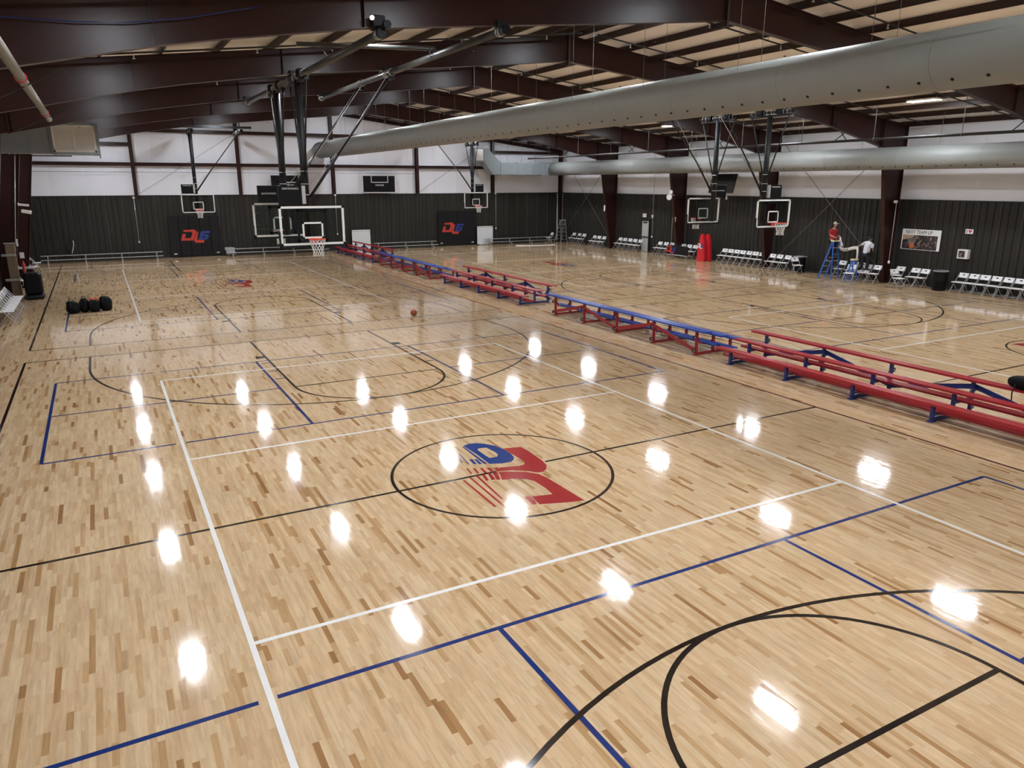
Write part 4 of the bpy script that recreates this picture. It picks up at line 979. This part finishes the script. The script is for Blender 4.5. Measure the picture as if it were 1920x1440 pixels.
def head(parent, c, rz, hairm, cap=None):
    """head mesh with nose, ears, eyes; faces local -x"""
    bm = bmesh.new(); bmesh.ops.create_uvsphere(bm, u_segments=20, v_segments=14, radius=1)
    for v in bm.verts:
        x, y, z = v.co
        v.co = (x * .098 - (.012 if z < -.2 else 0), y * .076 * (1 - .22 * max(0, -z)), z * .118)
    me = bpy.data.meshes.new('head'); bm.to_mesh(me); bm.free()
    for p in me.polygons: p.use_smooth = True
    h = link('head', me, 'skin', parent, c, (0, 0, rz))
    MB().lathe([(.02, 0), (.016, .02), (.006, .045)], n=8).build('nose', 'skin', h, (-.112, 0, -.025), (0, .35, 0))
    for q in (-1, 1):
        MB().lathe([(.008, 0), (.022, .006), (.02, .014)], n=8).build('ear', 'skin', h, (.005, q * .070, -.01), (-q * PI / 2, 0, 0))
        MB().lathe([(.011, 0), (.008, .004)], n=8).build('eye', 'hair', h, (-.092, q * .03, .012), (0, -PI / 2, 0))
    MB().box(-.103, -.096, -.022, .022, -.062, -.054).build('mouth', 'logored', h)
    bm = bmesh.new(); bmesh.ops.create_uvsphere(bm, u_segments=18, v_segments=12, radius=1)
    bmesh.ops.delete(bm, geom=[v for v in bm.verts if v.co.z < (.12 if cap else -.35) or (v.co.x < -.55 and v.co.z < .45)], context='VERTS')
    for v in bm.verts: v.co = (v.co.x * .107 + .006, v.co.y * .086, v.co.z * .128 + .004)
    me = bpy.data.meshes.new('hair'); bm.to_mesh(me); bm.free()
    for p in me.polygons: p.use_smooth = True
    hr = link('cap' if cap else 'hair', me, cap or hairm, h); hr.modifiers.new('s', 'SOLIDIFY').thickness = .012
    if cap:
        MB().prism([(-.20, -.05), (-.20, .05), (-.10, .075), (-.06, .07), (-.06, -.07), (-.10, -.075)], lambda a, b: (a, b, .035), lambda a, b: (a, b, .045)).build('cap_brim', cap, h)
        MB().torus((.0, 0, -.01), .085, .022, 'z', 16, 6, -1.9, 1.9).build('hair', hairm, h)
    return h
def hand(parent, wrist, tip_dir, m='skin'):
    """small hand: palm and five fingers, growing from wrist along tip_dir"""
    w_ = Vector(wrist); d = Vector(tip_dir).normalized(); u, v = frame_of(d)
    ch = [[(*w_, .024), (*(w_ + d * .05), .034), (*(w_ + d * .085), .032)]]
    o = skin_obj('palm', m, parent, ch, 1)
    for k, (off, ln) in enumerate(((-.027, .062), (-.009, .074), (.009, .07), (.026, .055))):
        b0 = w_ + d * .085 + u * off; b1 = b0 + d * ln * .55; b2 = b1 + (d * .5 - v * .5) * ln * .6
        MB().path([b0, b1, b2], .0088, 6).build('finger', m, o)
    t0 = w_ + d * .035 + u * .03; MB().path([t0, t0 + u * .03 + d * .02, t0 + u * .035 + d * .05 - v * .01], .0095, 6).build('thumb', m, o)
# person in red: on the ladder, facing -y, holding the banner
def person_red():
    p = thing('person', 'person in red t-shirt and cap standing on the tall blue ladder', 'person', (26.2, 14.84, .93))
    # local frame: faces -y
    hip = (0, 0, .92)
    body = [[(0, .0, .92, .13), (0, .0, 1.10, .125), (0, .02, 1.28, .145), (0, .02, 1.42, .12), (0, .0, 1.52, .055), (0, -.02, 1.60, .052)],
            [(0, .02, 1.42, .12), (-.17, .02, 1.42, .062), (-.22, .04, 1.20, .046), (-.16, -.22, 1.08, .032)],
            [(0, .02, 1.42, .12), (.17, .02, 1.42, .062), (.22, .04, 1.20, .046), (.12, -.22, 1.12, .032)],
            [(0, .0, .92, .13), (-.10, 0, .86, .095), (-.11, -.05, .48, .062), (-.11, .0, .09, .045), (-.11, -.11, .05, .042)],
            [(0, .0, .92, .13), (.10, 0, .86, .095), (.11, -.07, .48, .062), (.11, .0, .09, .045), (.11, -.11, .05, .042)]]
    b = skin_obj('body', 'skin', p, body)
    skin_obj('t_shirt', 'cloth_red', p, [[(0, .0, .86, .165), (0, .0, 1.05, .16), (0, .02, 1.28, .17), (0, .02, 1.42, .145), (0, .01, 1.50, .075)],
             [(0, .02, 1.42, .145), (-.18, .02, 1.42, .088), (-.225, .04, 1.22, .074)], [(0, .02, 1.42, .145), (.18, .02, 1.42, .088), (.225, .04, 1.22, .074)]])
    skin_obj('trousers', 'cloth_dark', p, [[(0, .0, .90, .15), (-.10, 0, .84, .112), (-.11, -.05, .48, .085), (-.11, .0, .12, .072)], [(0, .0, .90, .15), (.10, 0, .84, .112), (.11, -.07, .48, .085), (.11, .0, .12, .072)]])
    for q in (-1, 1): MB().bbox((q * .11, -.06, .04), (.10, .28, .09), .02).build('shoe', 'black', p)
    head(p, (0, -.03, 1.70), PI / 2, 'hair', 'capcream')
    hand(p, (-.16, -.22, 1.08), (.1, -1, .05)); hand(p, (.12, -.22, 1.12), (-.1, -1, .05))
person_red()
def person_white():
    p = thing('person', 'person in white t-shirt seen from behind, reaching left beside the short ladder', 'person', (26.5, 13.16, .462))
    # faces +x (the wall); local +y is picture-left, reaches with that arm
    body = [[(0, 0, .90, .125), (.02, 0, 1.08, .12), (.05, 0, 1.24, .14), (.08, 0, 1.36, .115), (.12, 0, 1.44, .055), (.16, 0, 1.50, .05)],
            [(.08, 0, 1.36, .115), (.08, .17, 1.35, .06), (.10, .40, 1.24, .046), (.06, .58, 1.16, .03)],
            [(.08, 0, 1.36, .115), (.08, -.17, 1.34, .06), (.10, -.25, 1.12, .046), (.28, -.16, 1.00, .03)],
            [(0, 0, .90, .125), (0, .10, .84, .09), (-.03, .14, .46, .062), (.0, .16, .09, .045), (.12, .17, .05, .042)],
            [(0, 0, .90, .125), (0, -.10, .84, .09), (.04, -.12, .46, .062), (.0, -.12, .09, .045), (.12, -.12, .05, .042)]]
    skin_obj('body', 'skin', p, body)
    skin_obj('t_shirt', 'cloth_white', p, [[(0, 0, .80, .165), (.02, 0, 1.02, .16), (.05, 0, 1.22, .165), (.08, 0, 1.36, .14), (.115, 0, 1.43, .072)],
             [(.08, 0, 1.36, .14), (.08, .18, 1.35, .086), (.10, .36, 1.26, .074)], [(.08, 0, 1.36, .14), (.08, -.18, 1.34, .086), (.10, -.25, 1.14, .074)]])
    skin_obj('trousers', 'cloth_dark', p, [[(0, 0, .88, .145), (0, .10, .82, .108), (-.03, .14, .46, .082), (0, .16, .12, .07)], [(0, 0, .88, .145), (0, -.10, .82, .108), (.04, -.12, .46, .082), (0, -.12, .12, .07)]])
    for q, y in ((1, .165), (-1, -.12)): MB().bbox((.05, y, .04), (.28, .10, .09), .02).build('shoe', 'whitepaint', p)
    head(p, (.20, .02, 1.575), PI - .3, 'hair')
    hand(p, (.06, .58, 1.16), (-.1, 1, -.1)); hand(p, (.28, -.16, 1.00), (.8, .5, -.1))
person_white()
# paper banner held between them
bn = thing('paper_banner', 'long cream paper banner sagging between the two people', 'banner', (26.3, -.27, 0))
def strip(pts, wv, m, nm):
    mb = MB(); vs = []; fs = []
    for (y, z), (wy, wz) in zip(pts, wv): vs += [(0, y, z), (.02 * math.sin(z * 9), y + wy, z + wz)]
    for i in range(len(pts) - 1): fs.append((2 * i, 2 * i + 1, 2 * i + 3, 2 * i + 2))
    o = mb.add(vs, fs, True).build(nm, m, bn); o.modifiers.new('s', 'SOLIDIFY').thickness = .004; return o
strip([(14.86, 2.12), (14.84, 1.95), (14.80, 1.72), (14.76, 1.56), (14.78, 1.48)], [(-.10, -.10), (-.16, -.10), (-.2, -.03), (-.18, .06), (-.1, .12)], 'cloth_white', 'curl')
strip([(14.86, 1.56), (14.70, 1.40), (14.50, 1.36), (14.30, 1.40), (14.05, 1.48), (13.82, 1.52)], [(0, .10), (.02, .17), (.0, .17), (-.01, .16), (-.01, .16), (0, .14)], 'paper', 'sheet')
strip([(13.84, 1.64), (13.80, 1.35), (13.79, 1.05), (13.80, .72)], [(-.10, 0), (-.11, 0), (-.08, 0), (-.02, 0)], 'paper', 'tail')
text('M UP', .15, 'blackmetal', bn, (-.012, 14.42, 1.46), (PI / 2, -.08, -PI / 2), sx=.8)

# ------------------------------------------------------------------ left side items
sc = thing('security_camera', 'white bullet security camera on the left column', 'security camera', (-8.12, 26.9, 3.55))
MB().lathe([(.06, 0), (.06, .03), (.035, .05)], n=14).build('mount', 'whitepaint', sc, (-.02, -.02, .18), (0, PI / 2, 0))
MB().bar((.0, -.02, .18), (.36, -.08, .14), .07, .09).build('arm', 'whitepaint', sc)
MB().bbox((.26, -.08, -.06), (.36, .14, .14), .02).build('body', 'whitepaint', sc, (0, 0, 0), (0, .2, 0))
MB().tube((.45, -.08, -.155), (.47, -.08, -.16), .05, 12).build('lens', 'black', sc)
b = thing('upright_board', 'tall tan board standing upright against the left column', 'board', (-8.62, 26.35, 0))
MB().bbox((0, 0, 1.10), (.34, .10, 2.20), .015).build('panel', 'tan', b)
for z in (.75, 1.75): MB().bbox((-.08, -.02, z), (.5, .16, .09), .01).build('bracket', 'alu', b)
MB().bbox((0, 0, 2.22), (.40, .14, .04), .008).build('cap', 'legsteel', b)
c = thing('speaker_cart', 'big black boxy speaker on a dark base by the left sideline', 'speaker', (-7.98, 25.9, 0))
MB().bbox((0, 0, .62), (.62, .60, .86), .06).build('cabinet', 'black', c)
MB().bbox((-.02, -.05, .10), (.72, .80, .10), .02).build('base', 'cloth_dark', c)
for x in (-.28, .28):
    for y in (-.3, .25): MB().lathe([(.03, -.02), (.05, -.015), (.05, .015), (.03, .02)], n=12).build('wheel', 'rubber', c, (x, y, .05), (0, PI / 2, 0))
MB().path([(-.22, .25, 1.04), (-.22, .27, 1.25), (.2, .27, 1.25), (.2, .25, 1.04)], .015, 6).build('handle', 'legsteel', c)
d = thing('fire_extinguisher', 'red fire extinguisher hung on the left column', 'fire extinguisher', (-8.31, 27.1, .95))
MB().lathe([(.05, 0), (.06, .02), (.06, .33), (.04, .40), (.02, .43), (.02, .50)], n=16).build('tank', 'exitred', d)
MB().bar((0, 0, .54), (.12, -.02, .56), .03, .03).build('handle', 'black', d)
MB().path([(.03, 0, .52), (.12, 0, .45), (.11, 0, .15)], .012, 6).build('hose', 'black', d)
MB().bbox((0, -.03, .72), (.16, .03, .24), .005).build('notice', 'whitepaint', d)
# black bags on the court
def bag(x, y, sx, sy, sz, lean, label, m='bagblack', extra=None):
    b = thing('gym_bag', label, 'bag', (x, y, 0), R_.uniform(-.2, .2), 'black bags on the left court')
    bm = bmesh.new(); bmesh.ops.create_uvsphere(bm, u_segments=22, v_segments=16, radius=1)
    for v in bm.verts:
        X, Y, Z = v.co
        f = lambda t, e: math.copysign(abs(t) ** e, t)
        k = 1 - .18 * max(0, Z)
        v.co = (f(X, .7) * sx / 2 * k + lean * max(0, Z), f(Y, .7) * sy / 2 * k, (f(Z, .62) * .5 + .5) * sz)
        v.co += Vector((math.sin(Z * 5 + Y * 3), math.sin(X * 4 + Z * 6), 0)) * .012
    me = bpy.data.meshes.new('bag_body'); bm.to_mesh(me); bm.free()
    for q in me.polygons: q.use_smooth = True
    link('bag_body', me, m, b)
    MB().path([(-.07 + lean * .9, 0, sz * .93), (-.06 + lean * .9, .0, sz + .05), (.06 + lean * .9, 0, sz + .05), (.07 + lean * .9, 0, sz * .93)], .012, 6).build('handle', 'black', b)
    MB().path([(-sx * .28, -sy * .50, sz * .25), (-sx * .30, -sy * .56, sz * .55), (-sx * .2, -sy * .40, sz * .88)], .016, 6).build('strap', 'black', b)
    if extra: MB().path([(-sx * .36, -.05, sz * .90), (-.08, -.02, sz + .05), (.12, .0, sz + .06), (sx * .38, .02, sz * .88)], .028, 8).build('orange_strap', extra, b)
bag(-6.53, 20.95, .44, .42, .46, -.05, 'black gym bag, leftmost of the four on the court')
bag(-6.18, 21.08, .34, .40, .52, .02, 'upright black gym bag, second from left of the four')
bag(-5.86, 21.02, .42, .42, .44, 0, 'black gym bag with an orange strap on top', extra='orange')
bag(-5.48, 21.15, .44, .44, .54, -.03, 'black gym bag, rightmost and tallest of the four on the court')
# duffel on the near bleacher
b = thing('duffel_bag', 'black duffel bag lying on the top row of the nearest red bleacher', 'bag', (9.94, -2.9, .727))
bm = bmesh.new(); bmesh.ops.create_uvsphere(bm, u_segments=20, v_segments=14, radius=1)
for v in bm.verts:
    f = lambda t, e: math.copysign(abs(t) ** e, t)
    v.co = (f(v.co.x, .7) * .17, f(v.co.y, .5) * .46, (f(v.co.z, .7) * .5 + .5) * .25)
me = bpy.data.meshes.new('bag_body'); bm.to_mesh(me); bm.free()
for q in me.polygons: q.use_smooth = True
link('bag_body', me, 'bagblack', b)
MB().path([(-.15, .25, .12), (-.20, .27, -.05), (-.19, .26, -.22)], .012, 6).build('strap', 'black', b)
MB().path([(0, -.12, .24), (0, -.10, .30), (0, .10, .30), (0, .12, .24)], .013, 6).build('handle', 'black', b)
# basketball
b = thing('basketball', 'brown basketball lying alone on the left court', 'ball', (4.12, 14.55, .121))
bm = bmesh.new(); bmesh.ops.create_uvsphere(bm, u_segments=28, v_segments=18, radius=.12); me = bpy.data.meshes.new('shell'); bm.to_mesh(me); bm.free()
for q in me.polygons: q.use_smooth = True
link('shell', me, 'ball', b)
mb = MB().torus((0, 0, 0), .1195, .0022, 'z', 36, 5).torus((0, 0, 0), .1195, .0022, 'x', 36, 5)
for q in (-1, 1): mb.path([((.12 * math.sin(1.05)) * math.cos(t), q * .12 * math.cos(1.05) * 1.0 + 0 * t, (.12 * math.sin(1.05)) * math.sin(t)) for t in [2 * PI * i / 28 for i in range(28)]], .0022, 5, True)
mb.build('seam', 'black', b, rot=(.4, .5, .3))

# blue cable draped along the nearest frame
tag(MB().path([(-6.6, 5.07, 7.12), (-5.3, 5.07, 7.14), (-4.5, 5.07, 7.2), (-3.5, 5.07, 7.37), (-2.9, 5.07, 7.52), (-2.3, 5.07, 7.66)], .011, 6).build('blue_cable', 'lineblue'), 'blue cable clipped along the nearest steel frame at upper left', 'cable')
